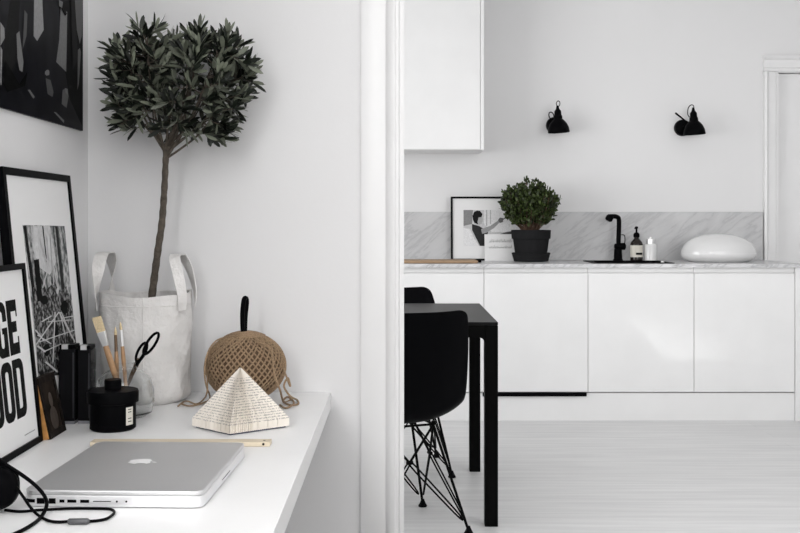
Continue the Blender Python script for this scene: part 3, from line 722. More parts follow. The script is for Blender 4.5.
m.tube(spline([(BX+0.085, BY-0.02, BZ+0.0), at(290, 386, 2.25), at(288, 378, 2.25), at(284, 386, 2.24), at(290, 396, 2.23), dp(297, 400), dp(298, 404), dp(290, 405), dp(283, 401), dp(288, 397), dp(294, 403), dp(286, 408), dp(280, 405)], 6), 0.0022, 7)
m.tube(spline([(BX+0.03, BY-0.05, BZ+0.06), at(271, 350, 2.26), at(274, 372, 2.24), at(280, 390, 2.235), dp(284, 402), dp(292, 399)], 6), 0.0022, 7)
for v in m.v: v.z = max(v.z, DZt+0.0006)
m.build('loose_strand', M['twine'], t)
# black upright handle in the ball
t = thing('tool_handle', (on(244, 2.33), 2.33, BZ+0.07), 'narrow black loop handle standing upright in the top of the twine ball', 'handle')
m = MB(); hx = on(244.5, 2.33); zb = BZ+0.070
pts = spline([(hx-0.003, 2.33, zb), (hx-0.004, 2.325, zb+0.04), (hx-0.001, 2.322, zb+0.075), (hx+0.002, 2.33, zb+0.082), (hx+0.004, 2.338, zb+0.073), (hx+0.001, 2.337, zb+0.04), (hx, 2.333, zb)], 6)
m.tube(pts, 0.0052, 10); m.build('grip', M['black'], t)

# ------------------------------------------------------------------ canvas bag with olive tree
BX, BY, BR, BH = -0.571, 2.36, 0.101, 0.241
t = thing('canvas_bag', (BX, BY, DZt), 'off-white canvas bag with two loop handles holding the olive tree', 'bag')
m = MB(); SEG = 72; rows = 26; vs = []
random.seed(2)
ph = [random.uniform(0, 6.28) for _ in range(8)]
def bagr(a, u):
    r = BR*(0.955+0.05*u)
    r += 0.0022*math.sin(3*a+ph[0]+4*u)*(1-u*0.6)+0.0016*math.sin(7*a+ph[1]-7*u)+0.0011*math.sin(13*a+ph[2]+9*u)+0.0016*math.sin(17*u+2*a+ph[3])*(1-u)
    if u < 0.06: r -= 0.012*(1-u/0.06)**2
    return min(r, 0.1065)
for i in range(rows+1):
    u = i/rows
    for k in range(SEG):
        a = 2*PI*k/SEG; r = bagr(a, u); zz = DZt+0.0004+BH*u+(0.004*math.sin(2*a+1)+0.0015*math.sin(5*a) if u > 0.8 else 0)*(u-0.8)*5 if u > 0.8 else DZt+0.0004+BH*u
        vs.append((BX+r*math.cos(a), BY+r*math.sin(a), zz))
for i in range(6):                       # inside wall going down
    u = 1-0.05*i
    for k in range(SEG):
        a = 2*PI*k/SEG; r = bagr(a, u)-0.0025; zz = DZt+BH*u+0.004*math.sin(2*a+1)+0.0015*math.sin(5*a)-0.0005
        vs.append((BX+r*math.cos(a), BY+r*math.sin(a), zz))
R_ = rows+1+6
m.add(vs, [(i*SEG+k, i*SEG+(k+1) % SEG, (i+1)*SEG+(k+1) % SEG, (i+1)*SEG+k) for i in range(R_-1) for k in range(SEG)]+[tuple(range(SEG))[::-1]], 0, True)
body = m.build('body', M['canvas'], t)
m = MB()
for a0 in (-1.40,):                      # side seam and hem stitching
    m.tube([(BX+(bagr(a0, u)+0.0006)*math.cos(a0), BY+(bagr(a0, u)+0.0006)*math.sin(a0), DZt+BH*u) for u in [0.08+0.9*k/20 for k in range(21)]], 0.0011, 5)
m.tube([(BX+(bagr(2*PI*k/60, 0.9)+0.0002)*math.cos(2*PI*k/60), BY+(bagr(2*PI*k/60, 0.9)+0.0002)*math.sin(2*PI*k/60), DZt+BH*0.90) for k in range(60)], 0.0009, 4, closed=True)
m.build('seam', M['canvas'], body)
def ribbon(path, wvecs, w, th, name, parent):
    m = MB(); vs = []; n_ = len(path)
    for i, p in enumerate(path):
        tt = (path[min(i+1, n_-1)]-path[max(i-1, 0)]).normalized(); wd = wvecs[i]; wd = (wd-tt*wd.dot(tt)).normalized(); nr = tt.cross(wd)
        vs += [p-wd*w/2-nr*th, p+wd*w/2-nr*th, p+wd*w/2+nr*th, p-wd*w/2+nr*th]
    fs = [(i*4+k, i*4+(k+1) % 4, (i+1)*4+(k+1) % 4, (i+1)*4+k) for i in range(n_-1) for k in range(4)]+[(0, 1, 2, 3), ((n_-1)*4, (n_-1)*4+1, (n_-1)*4+2, (n_-1)*4+3)]
    m.add(vs, fs, 0, True); return m.build(name, M['canvas'], parent)
zr = DZt+BH
def loop_handle(a0, a1, h, outx, w_=0.026):
    p0 = Vector((BX+0.1085*math.cos(a0), BY+0.1085*math.sin(a0), 0)); p1 = Vector((BX+0.1085*math.cos(a1), BY+0.1085*math.sin(a1), 0))
    cen = (p0+p1)/2; path = []; wv = []
    r0 = Vector((math.cos(a0), math.sin(a0), 0)); r1 = Vector((math.cos(a1), math.sin(a1), 0))
    t0 = Vector((-math.sin(a0), math.cos(a0), 0)); t1 = Vector((-math.sin(a1), math.cos(a1), 0))
    rc = (r0+r1).normalized()
    keys = [p0+Vector((0, 0, zr-0.035)), p0+Vector((0, 0, zr)), p0.lerp(cen, 0.10)+rc*outx*0.5+Vector((0, 0, zr+h*0.6)), p0.lerp(cen, 0.45)+rc*outx+Vector((0, 0, zr+h*0.95)), cen+rc*outx+Vector((0, 0, zr+h)),
            p1.lerp(cen, 0.45)+rc*outx+Vector((0, 0, zr+h*0.95)), p1.lerp(cen, 0.10)+rc*outx*0.5+Vector((0, 0, zr+h*0.6)), p1+Vector((0, 0, zr)), p1+Vector((0, 0, zr-0.035))]
    path = spline(keys, 5); n_ = len(path)
    for i in range(n_):
        s_ = i/(n_-1)
        # twist from lying on the bag side to facing along the arch
        wv.append((t0*(1-s_)+(-t1)*s_*0 + t1*s_) if (s_ < 0.2 or s_ > 0.8) else (t0*(1-s_)+t1*s_)*0.25+rc*0.0+Vector((0, 0, 0)))
    # width direction: tangential at the feet, radial over the top
    wv = []
    for i in range(n_):
        s_ = i/(n_-1); k = math.sin(PI*s_)**1.5
        tn = t0 if s_ < 0.5 else -t1
        wv.append(tn*(1-k)+rc*k)
    return ribbon(path, wv, w_, 0.0011, 'handle', body)
loop_handle(PI+0.42, PI-0.55, 0.090, -0.004, 0.028)
loop_handle(-0.55, 0.18, 0.086, -0.024, 0.024)
# olive tree
t = thing('olive_tree', (-0.557, BY, DZt+0.2), 'small olive tree with a round dark crown, growing in the canvas bag', 'tree')
m = MB(); m.lathe([(0.096, 0.20), (0.094, 0.212), (0.03, 0.217), (0.001, 0.217)], (BX, BY, DZt), 40); m.build('soil', M['soil'], t)
tp_ = spline([at(151, 304, 2.36), at(154, 280, 2.36), at(158, 250, 2.36), at(162, 222, 2.36), at(164, 195, 2.355), at(165.5, 165, 2.35), at(166, 146, 2.345)], 8)
m = MB(); n_ = len(tp_); m.tube(tp_, [0.0088-0.0022*i/n_+0.0006*math.sin(i*1.7) for i in range(n_)], 12); trunk = m.build('trunk', M['bark'], t)
random.seed(21)
br = MB(); lv = MB(); top = Vector(tp_[-1])
cen = at(180, 83, 2.33)
def leafcloud(pts, start, cnt, L=0.040, W=0.0092):
    n = len(pts)
    for i in range(cnt):
        s_ = start+(1-start)*(i+0.5)/cnt; q = s_*(n-1); a = int(q); p = pts[a].lerp(pts[min(a+1, n-1)], q-a)
        tt = (pts[min(a+1, n-1)]-pts[max(a-1, 0)]).normalized()
        sd = tt.cross(Vector((random.gauss(0, 1), random.gauss(0, 1), random.gauss(0, 1)))).normalized()
        for sg in (-1, 1):
            d = tt*random.uniform(0.5, 1.1)+sd*sg*random.uniform(0.5, 0.9)+Vector((0, 0, random.uniform(-0.1, 0.75)))
            leaf(lv, p, d, L*random.uniform(0.65, 1.15), W*random.uniform(0.8, 1.25), bend=random.uniform(-0.05, 0.2))
    leaf(lv, pts[-1], pts[-1]-pts[-2], L, W)
def clampw(p):
    p = Vector(p)
    p.y = min(p.y, 2.43); p.x = max(p.x, -0.70); return p
mains = []
def crown(z_):                            # radius of the crown at height z_ (-1 bottom, 1 top)
    return (1-((z_-0.15)/0.86)**2)**0.5 if z_ > 0.15 else 0.42+0.58*(1-((0.15-z_)/1.15)**1.1)
for k in range(20):
    az = 2*PI*k/16+random.uniform(-.2, .2); z_ = (-0.35, 0.15, 0.5)[k % 3]+random.uniform(-.1, .1); rr = crown(z_)*0.72
    if k > 15: z_ = 0.62; rr = 0.22
    tgt = cen+Vector((0.172*rr*math.cos(az), 0.125*rr*math.sin(az), 0.128*z_))
    start = Vector(tp_[-1-random.choice((0, 1, 2, 4, 6))])
    md = start.lerp(tgt, 0.5)+Vector((0.014*math.cos(az), 0.014*math.sin(az), -0.004))
    pts = spline([start, md, clampw(tgt)], 8); br.tube(pts, [0.0030-0.0019*i/16 for i in range(len(pts))], 7); mains.append(pts)
NT = 190
for k in range(NT):
    z_ = -0.95+1.88*(k+0.5)/NT; az = k*2.399963+random.uniform(-.15, .15); rr = crown(z_)
    tgt = cen+Vector((0.170*rr*math.cos(az), 0.125*rr*math.sin(az), 0.134*z_))*random.choice((0.95, 0.9, 0.8, 0.66, 0.5))
    s0 = min((q for mpp in mains for q in mpp[4:]), key=lambda q: (q-tgt).length+random.uniform(0, 0.02))
    if (tgt-s0).length < 0.03: tgt = s0+((s0-cen).normalized()+Vector((0, 0, 0.6))).normalized()*0.045
    tgt = clampw(tgt)
    md = s0.lerp(tgt, 0.5)+Vector((random.gauss(0, .008), random.gauss(0, .008), random.uniform(-0.012, 0.004)))
    pts = spline([s0, md, tgt], 5); br.tube(pts, [0.0016-0.0008*i/(len(pts)-1) for i in range(len(pts))], 5)
    leafcloud(pts, 0.4, 5)
# a few longer shoots seen in the silhouette
for tp2 in ((257, 62), (262, 82), (240, 110), (226, 44), (182, 38), (160, 38), (140, 46), (124, 40), (112, 54), (103, 62), (112, 92), (118, 110), (130, 122), (196, 140), (215, 122), (205, 40)):
    tgt = clampw(at(tp2[0]+(178-tp2[0])*0.12, tp2[1]+(88-tp2[1])*0.12, 2.31+random.uniform(-.05, .05))); s0 = min((q for mpp in mains for q in mpp[4:]), key=lambda q: (q-tgt).length)
    pts = spline([s0, s0.lerp(tgt, 0.5)+Vector((0, 0, 0.006)), tgt], 5); br.tube(pts, 0.0012, 5); leafcloud(pts, 0.15, 6)
for v in lv.v: v.y = min(v.y, 2.462); v.x = max(v.x, XL+0.006)
br.build('branches', M['bark'], t); lv.build('foliage', M['olive'], t, fixn=False)

# ------------------------------------------------------------------ black tin, glass jar, brushes, scissors
TXc, TYc = -0.555, 2.03
t = thing('candle_tin', (TXc, TYc, DZt), 'round black tin with a knobbed lid, in front of the glass jar', 'tin')
m = MB(); m.lathe([(0.040, 0), (0.0435, 0.003), (0.0435, 0.052)], (TXc, TYc, DZt+0.0003), 48); body = m.build('body', M['black'], t, bevel=0.0)
m = MB(); m.lathe([(0.0435, 0.052), (0.0485, 0.053), (0.0490, 0.072), (0.047, 0.076), (0.0165, 0.0775)], (TXc, TYc, DZt), 48); lid = m.build('lid', M['black'], t)
m = MB(); m.lathe([(0.0155, 0.077), (0.0165, 0.092), (0.0155, 0.096), (0.002, 0.0965)], (TXc, TYc, DZt), 32); m.build('knob', M['black'], lid)
m = MB(); vs = []
for k in range(9):
    a = -0.72+0.42*k/8; vs += [(TXc+0.0438*math.cos(a), TYc+0.0438*math.sin(a), DZt+0.012), (TXc+0.0438*math.cos(a), TYc+0.0438*math.sin(a), DZt+0.046)]
m.add(vs, [(2*k, 2*k+2, 2*k+3, 2*k+1) for k in range(8)]); lb = m.build('label', M['label'], body, fixn=False); lb['label'] = 'cream label'
m = MB()
for zz in (0.018, 0.024, 0.036, 0.041):
    vs = []
    for k in range(6):
        a = -0.62+0.2*k/5; vs += [(TXc+0.0441*math.cos(a), TYc+0.0441*math.sin(a), DZt+zz), (TXc+0.0441*math.cos(a), TYc+0.0441*math.sin(a), DZt+zz+0.0015)]
    m.add(vs, [(2*k, 2*k+2, 2*k+3, 2*k+1) for k in range(5)])
m.build('label_print', M['ink'], body, fixn=False)

JX, JY = -0.568, 2.165
t = thing('glass_jar', (JX, JY, DZt), 'round clear glass jar holding the brushes, behind the black tin', 'jar')
m = MB(); outer = [(0.001, 0.0005), (0.045, 0.0005), (0.056, 0.008), (0.0605, 0.03), (0.060, 0.055), (0.053, 0.078), (0.038, 0.092), (0.026, 0.098), (0.024, 0.106), (0.027, 0.112)]
inner = [(r-0.0024 if r > 0.01 else 0.001, z+(0.003 if i < 3 else 0)) for i, (r, z) in enumerate(outer)][::-1]
m.lathe([(r, z) for r, z in outer+inner], (JX, JY, DZt), 48, caps=False); m.build('vessel', M['glass'], t)
def tool(px0, py0, d0, px1, py1, d1): return at(px0, py0, d0), at(px1, py1, d1)
def along(a, b, s_): return a.lerp(b, s_)
foot = Vector((JX, JY, DZt+0.006))
# flat brush
a = at(96.5, 317, 2.12); b = foot+Vector((0.012, -0.022, 0.0))
t = thing('flat_brush', tuple(b), 'flat paintbrush with wide cream bristles leaning left in the glass jar', 'brush', 'brushes in the glass jar')
def flatbar(p, q, w0, w1, th0, th1, side):
    d = (q-p).normalized(); s_ = (side-d*side.dot(d)).normalized(); n_ = d.cross(s_)
    B = [p-s_*w0-n_*th0, p+s_*w0-n_*th0, p+s_*w0+n_*th0, p-s_*w0+n_*th0]; T = [q-s_*w1-n_*th1, q+s_*w1-n_*th1, q+s_*w1+n_*th1, q-s_*w1+n_*th1]
    return B, T
SD = Vector((1, 0, 0.0))
L_ = (b-a).length
m = MB(); m.hexa(*flatbar(a, along(a, b, 0.032/L_), 0.0088, 0.0080, 0.003, 0.0045, SD)); m.build('bristles', M['bristle'], t)
m = MB(); m.hexa(*flatbar(along(a, b, 0.031/L_), along(a, b, 0.062/L_), 0.0086, 0.0058, 0.0050, 0.0045, SD)); m.build('ferrule', M['steel'], t, bevel=0.001)
m = MB(); q = along(a, b, 0.061/L_); m.tube([along(q, b, k/8) for k in range(9)], [0.0055, 0.0065, 0.0066, 0.006, 0.0054, 0.005, 0.0048, 0.0048, 0.0045], 10); m.build('handle', M['handlewood'], t)
for (px, py, dx, lab) in ((115.3, 327, -0.004, 'slim round brush just left of the taller slim brush in the jar'), (120.3, 322, 0.004, 'taller slim round brush with a pale pointed tip in the jar')):
    a = at(px, py, 2.15); b = foot+Vector((dx*2.2, -0.010+dx, 0))
    t = thing('round_brush', tuple(b), lab, 'brush', 'brushes in the glass jar'); L_ = (b-a).length
    m = MB(); q = along(a, b, 0.016/L_); m.tube([a, along(a, q, 0.3), along(a, q, 0.7), q], [0.0006, 0.002, 0.0031, 0.003], 8); m.build('bristles', M['bristle'], t)
    m = MB(); q2 = along(a, b, 0.050/L_); m.tube([q, q2], [0.0031, 0.0036], 8); m.build('ferrule', M['steel'] if dx > 0 else M['brass'], t)
    m = MB(); m.tube([along(q2, b, k/6) for k in range(7)], [0.0036, 0.0046, 0.0044, 0.004, 0.0036, 0.003, 0.0026], 8); m.build('handle', M['handlewood'], t)
# scissors
b = foot+Vector((-0.022, 0.026, 0.002)); 
t = thing('scissors', tuple(b), 'scissors with black loop handles leaning right in the glass jar', 'scissors')
piv = at(135, 368, 2.175)
for (cx, cy, tx, ty, w_, off) in ((141.5, 352, 147, 341, 0.0075, 0.0), (151, 343.5, 158, 333, 0.008, -0.008)):
    c0 = at(cx, cy, 2.17+off); d = (at(tx, ty, 2.17+off)-c0).normalized(); s_ = d.cross(Vector((0, 1, 0))).normalized()
    hl = 0.021 if cx < 145 else 0.026
    m = MB(); m.tube([c0+d*hl*math.cos(2*PI*k/20)+s_*w_*math.sin(2*PI*k/20) for k in range(20)], 0.0029, 8, closed=True)
    m.tube([c0-d*hl, piv+Vector((0, off*0.3, 0))], [0.0034, 0.0034], 8); m.build('handle', M['black'], t)
for off in (-0.0018, 0.0018):
    m = MB(); e = b+Vector((0, off, 0)); p = piv+Vector((0, off, 0)); m.hexa(*flatbar(p+(p-e).normalized()*0.022, e, 0.0052, 0.001, 0.0009, 0.0009, Vector((1, 0, 0.2)))); m.build('blade', M['brass'], t)

# black upright cases
for (x0, x1, y0, lab, h) in ((-0.675, -0.643, 2.076, 'glossy black upright case with a metal topped edge, nearer the large frame', 0.157), (-0.639, -0.613, 2.080, 'glossy black upright case nearer the glass jar', 0.155)):
    t = thing('upright_case', ((x0+x1)/2, y0+0.03, DZt), lab, 'case', 'glossy black upright cases')
    m = MB(); m.box(x0, x1, y0, y0+0.038, DZt+0.006, DZt+h-0.008); m.build('body', mat('gloss_black', (0.008, 0.008, 0.009), 0.15), t, bevel=0.002)
    m = MB(); m.box(x0+0.001, x1-0.001, y0+0.001, y0+0.037, DZt+h-0.008, DZt+h); m.build('cap', M['black'], t, bevel=0.0015)
    m = MB(); m.box(x0+0.006, x0+0.018, y0-0.0005, y0+0.012, DZt+h-0.0085, DZt+h+0.0008); m.build('clip', M['steel'], t)
    m = MB(); m.box(x0+0.001, x1-0.001, y0+0.001, y0+0.037, DZt+0.0003, DZt+0.006); m.build('foot', mat('grey_acrylic', (0.25, 0.25, 0.27), 0.2), t)
    m = MB(); m.box(x1-0.0042, x1-0.0022, y0-0.0004, y0+0.001, DZt+0.012, DZt+h-0.015); m.build('edge_strip', mat('smoked_edge', (0.045, 0.045, 0.05), 0.25), t)

# ------------------------------------------------------------------ leaning frames and wall print
def lean_frame(t, y0, y1, xb, xt, H_, fw, th, glass=False):
    """frame whose front plane runs from x=xb at the desk to x=xt at height H_, along y0..y1; returns point fn"""
    def P(y, v, off=0.0):
        nx, nz = H_, (xb-xt); l = math.hypot(nx, nz)
        return Vector((xb+(xt-xb)*v/H_+off*nx/l, y, DZt+0.0005+v+off*nz/l))
    m = MB()
    def bar(a, b, c, d):
        m.hexa([P(a, c, 0.0), P(b, c, 0.0), P(b, c, -th), P(a, c, -th)], [P(a, d, 0.0), P(b, d, 0.0), P(b, d, -th), P(a, d, -th)])
    bar(y0, y1, 0.0, fw); bar(y0, y1, H_-fw, H_); bar(y0, y0+fw, fw, H_-fw); bar(y1-fw, y1, fw, H_-fw)
    m.build('frame', M['frame'], t)
    m = MB(); e = 0.004
    m.hexa([P(y0+fw, fw, -e), P(y1-fw, fw, -e), P(y1-fw, fw, -th*0.8), P(y0+fw, fw, -th*0.8)], [P(y0+fw, H_-fw, -e), P(y1-fw, H_-fw, -e), P(y1-fw, H_-fw, -th*0.8), P(y0+fw, H_-fw, -th*0.8)])
    pp = m.build('mount', M['paper'], t)
    nx, nz = H_, (xb-xt); l = math.hypot(nx, nz)
    return P, pp, Vector((nx/l, 0, nz/l)), e
# large frame
t = thing('picture_frame', (-0.70, 2.12, DZt), 'large black frame with a woodland photograph, leaning on the left wall', 'picture frame')
P, pp, nrm, e = lean_frame(t, 1.890, 2.278, -0.666, -0.7155, 0.500, 0.014, 0.0165)
def forest():
    m = bpy.data.materials.new('woodland_print'); m.use_nodes = True; nt = m.node_tree; b = nt.nodes['Principled BSDF']
    tc = nt.nodes.new('ShaderNodeTexCoord'); mp = nt.nodes.new('ShaderNodeMapping'); mp.inputs['Scale'].default_value = (1, 60, 6)
    nt.links.new(tc.outputs['Object'], mp.inputs['Vector'])
    n = nt.nodes.new('ShaderNodeTexNoise'); n.inputs['Scale'].default_value = 1.6; n.inputs['Detail'].default_value = 6; nt.links.new(mp.outputs[0], n.inputs['Vector'])
    n2 = nt.nodes.new('ShaderNodeTexNoise'); n2.inputs['Scale'].default_value = 70; n2.inputs['Detail'].default_value = 5; nt.links.new(tc.outputs['Object'], n2.inputs['Vector'])
    mx = nt.nodes.new('ShaderNodeMixRGB'); mx.inputs[0].default_value = 0.5; nt.links.new(n.outputs['Fac'], mx.inputs[1]); nt.links.new(n2.outputs['Fac'], mx.inputs[2])
    r = nt.nodes.new('ShaderNodeValToRGB'); r.color_ramp.elements[0].position = 0.42; r.color_ramp.elements[0].color = (0.012, 0.02, 0.02, 1)
    r.color_ramp.elements[1].position = 0.60; r.color_ramp.elements[1].color = (0.55, 0.55, 0.55, 1)
    nt.links.new(mx.outputs[0], r.inputs[0]); nt.links.new(r.outputs[0], b.inputs['Base Color']); b.inputs['Roughness'].default_value = 0.6
    return m
fm = forest()
def darkfol():
    m = bpy.data.materials.new('dark_undergrowth_print'); m.use_nodes = True; nt = m.node_tree; b = nt.nodes['Principled BSDF']
    tc = nt.nodes.new('ShaderNodeTexCoord'); n2 = nt.nodes.new('ShaderNodeTexNoise'); n2.inputs['Scale'].default_value = 110; n2.inputs['Detail'].default_value = 6; nt.links.new(tc.outputs['Object'], n2.inputs['Vector'])
    r = nt.nodes.new('ShaderNodeValToRGB'); r.color_ramp.elements[0].position = 0.46; r.color_ramp.elements[0].color = (0.006, 0.006, 0.006, 1)
    r.color_ramp.elements[1].position = 0.64; r.color_ramp.elements[1].color = (0.30, 0.30, 0.30, 1)
    nt.links.new(n2.outputs['Fac'], r.inputs[0]); nt.links.new(r.outputs[0], b.inputs['Base Color']); b.inputs['Roughness'].default_value = 0.6; b.inputs['Specular IOR Level'].default_value = 0.1
    return m
df = darkfol()
def line(x0, y0, x1, y1, w_): 
    dx, dy = x1-x0, y1-y0; l = math.hypot(dx, dy); nx, ny = -dy/l*w_, dx/l*w_
    return [(x0+nx, y0+ny), (x1+nx, y1+ny), (x1-nx, y1-ny), (x0-nx, y0-ny)]
def blob(cx, cy, rx, ry, n=9, seed=0):
    rnd = random.Random(seed+int(cx*7+cy*13)); return [(cx+rx*rnd.uniform(.7, 1.2)*math.cos(2*PI*k/n), cy+ry*rnd.uniform(.7, 1.2)*math.sin(2*PI*k/n)) for k in range(n)]
art = [(fm, [(22.5, 225), (64.5, 226), (76.5, 347), (79, 372), (38, 378), (33, 320)]),
       (0.55, [(33, 226), (50, 226), (56, 262), (50, 275), (40, 268), (33, 250)]),
       (0.01, [(23, 226), (26, 226), (37, 305), (34, 307)]), (0.03, [(55, 226), (57.5, 226), (64.5, 290), (61.5, 291)]), (0.02, [(42, 226), (43, 226), (47, 262), (46, 262)]),
       (df, [(33, 288), (40, 276), (46, 290), (54, 282), (60, 292), (66, 286), (70.5, 300), (76.5, 347), (79, 372), (38, 378), (36, 345), (33.5, 318)]),
       (0.55, blob(57, 291, 1.6, 3)), (0.6, [(33, 228), (37, 228), (38.5, 258), (35.5, 258)]), (0.006, [(33.5, 260), (38.5, 259), (42, 300), (37, 302)]), (0.006, blob(44, 300, 4, 5)), (0.006, blob(64, 308, 4, 7)), (0.006, blob(55, 330, 3, 8)), (0.006, blob(46, 350, 4, 6))]
for (a, b_, c, d, w_) in ((46, 232, 49, 262, .5), (49, 262, 42, 288, .5), (50, 232, 53, 285, .5), (52, 262, 57, 288, .5), (38, 235, 48, 268, .4), (58, 312, 35, 345, .6), (58, 312, 74, 342, .6), (54, 312, 52, 362, .6), (59, 312, 64, 335, .5), (60, 312, 70, 335, .5),
                        (38, 342, 74, 330, .5), (36, 335, 50, 344, .5), (42, 352, 60, 344, .5), (46, 322, 70, 320, .4), (34, 330, 42, 340, .7), (36, 346, 44, 352, .9), (62, 318, 73, 316, .5), (40, 322, 50, 316, .6), (44, 362, 56, 372, .9), (55, 358, 66, 366, .8)):
    art.append((0.55, line(a, b_, c, d, w_)))
artwork('photo_print', pp, art, P(2.1, 0.3, -e), nrm, 0.0001)
# poster frame
t = thing('poster_frame', (-0.66, 1.77, DZt), 'black framed white poster with heavy black capitals, nearest the laptop', 'picture frame')
P, pp, nrm, e = lean_frame(t, 1.60, 1.919, -0.652, -0.685, 0.325, 0.011, 0.0115)
m = MB()
def q(y0, y1, v0, v1): m.add([P(y0, v0, -e+0.0003), P(y1, v0, -e+0.0003), P(y1, v1, -e+0.0003), P(y0, v1, -e+0.0003)], [(0, 1, 2, 3)])
def rr(y0, y1, v0, v1, r, sq=False):
    pts = []; n = 6
    for (cx, cy, a0) in ((y1-r, v1-r, 0), (y0+r, v1-r, PI/2), (y0+r, v0+r, PI), (y1-r, v0+r, 1.5*PI)):
        for k in range(n+1):
            a = a0+PI/2*k/n; x, y = cx+r*math.cos(a), cy+r*math.sin(a)
            if sq and a0 in (PI/2, PI): x = y0; y = v1 if a0 == PI/2 else v0
            pts.append((x, y))
    return pts
def ring(y0, y1, v0, v1, sw, skip=None, sq=False):
    o_ = rr(y0, y1, v0, v1, min(0.018, (y1-y0)*0.42), sq); i_ = rr(y0+sw, y1-sw, v0+0.016, v1-0.016, min(0.006, (y1-y0-2*sw)*0.48), sq)
    n = len(o_); vs = [P(a, b, -e+0.0003) for a, b in o_]+[P(a, b, -e+0.0003) for a, b in i_]
    m.add(vs, [(k, (k+1) % n, n+(k+1) % n, n+k) for k in range(n) if not (skip and skip(k, n))])
def Eg(y0, y1, v0, v1):
    h = v1-v0; s_ = 0.019; q(y0, y0+s_, v0, v1); q(y0+s_, y1, v1-0.020, v1); q(y0+s_, y1, v0, v0+0.020); q(y0+s_, y1-0.006, v0+h*0.5-0.009, v0+h*0.5+0.010)
    q(y1-0.006, y1, v1-0.030, v1-0.020); q(y1-0.006, y1, v0+0.020, v0+0.030)
def Gg(y0, y1, v0, v1):
    ring(y0, y1, v0, v1, 0.018, skip=lambda k, n: k == n-1); h = v1-v0; q(y1-0.024, y1-0.018, v0+h*0.42, v0+h*0.53); q(y1-0.018, y1, v0+0.0, v0+h*0.53); q(y1-0.018, y1, v1-h*0.36, v1-h*0.16)
LW = 0.050
r1 = (0.168, 0.263); r2 = (0.058, 0.160); yr = 1.862
Eg(yr-LW+0.003, yr, *r1); Gg(yr-2*LW, yr-LW-0.001, *r1)
y0, y1 = yr-3*LW-0.003, yr-2*LW-0.004; q(y0, y0+0.016, *r1); q(y1-0.016, y1, *r1); q(y0+0.016, y1-0.016, r1[0]+0.02, r1[0]+0.036); q(y0+0.016, y1-0.016, r1[1]-0.016, r1[1])
ring(yr-LW+0.004, yr+0.005, *r2, 0.018, sq=True); ring(yr-2*LW+0.002, yr-LW+0.001, *r2, 0.0175); ring(yr-3*LW, yr-2*LW-0.001, *r2, 0.0175)
m.build('lettering', M['ink'], pp, fixn=False)
m = MB()
for k in range(9): q(1.842+k*0.0058, 1.8465+k*0.0058, 0.0245, 0.0265)
m.build('small_print', grey(0.25), pp, fixn=False)
# small painted panel
t = thing('painted_panel', (-0.65, 1.975, DZt), 'small dark painted panel with a worn orange edge, between poster frame and black cases', 'picture')
def Pp(y, v, off=0.0): return Vector((-0.643-0.024*v/0.112+off, y, DZt+0.0004+v+0.2*off))
m = MB(); m.hexa([Pp(1.927, 0), Pp(2.015, 0), Pp(2.015, 0, -0.013), Pp(1.927, 0, -0.013)], [Pp(1.927, 0.112), Pp(2.015, 0.112), Pp(2.015, 0.112, -0.013), Pp(1.927, 0.112, -0.013)])
m.build('panel', mat('dark_panel_wood', (0.02, 0.015, 0.012), 0.5, var=0.4, vscale=60), t)
m = MB(); m.hexa([Pp(1.9262, 0.001, -0.0005), Pp(1.9269, 0.001, -0.0005), Pp(1.9269, 0.001, -0.011), Pp(1.9262, 0.001, -0.011)], [Pp(1.9262, 0.111, -0.0005), Pp(1.9269, 0.111, -0.0005), Pp(1.9269, 0.111, -0.011), Pp(1.9262, 0.111, -0.011)])
m.build('gilt_edge', M['gilt'], t)
m = MB()
def pbar(a, b, c, d): m.hexa([Pp(a, c, 0.0003), Pp(b, c, 0.0003), Pp(b, c, 0.003), Pp(a, c, 0.003)], [Pp(a, d, 0.0003), Pp(b, d, 0.0003), Pp(b, d, 0.003), Pp(a, d, 0.003)])
pbar(1.927, 2.015, 0, 0.012); pbar(1.927, 2.015, 0.100, 0.112); pbar(1.927, 1.937, 0.012, 0.100); pbar(2.005, 2.015, 0.012, 0.100)
m.build('border', mat('dark_border', (0.014, 0.011, 0.01), 0.5, var=0.5, vscale=90), t)
m = MB(); m.add([Pp(1.937, 0.012, 0.0008), Pp(2.005, 0.012, 0.0008), Pp(2.005, 0.1, 0.0008), Pp(1.937, 0.1, 0.0008)], [(0, 1, 2, 3)])
m.build('painting', mat('murky_painting', (0.02, 0.015, 0.012), 0.5, var=0.8, vscale=25), t, fixn=False)
m = MB(); m.add([Pp(1.972+0.010*math.cos(2*PI*k/14), 0.066+0.014*math.sin(2*PI*k/14), 0.0011) for k in range(14)], [tuple(range(14))])
m.add([Pp(1.972+0.02*math.cos(2*PI*k/14), 0.032+0.022*math.sin(2*PI*k/14), 0.0010) for k in range(14)], [tuple(range(14))])
m.build('painted_figure', mat('dim_figure', (0.05, 0.037, 0.028), 0.5, var=0.5, vscale=60), t, fixn=False)

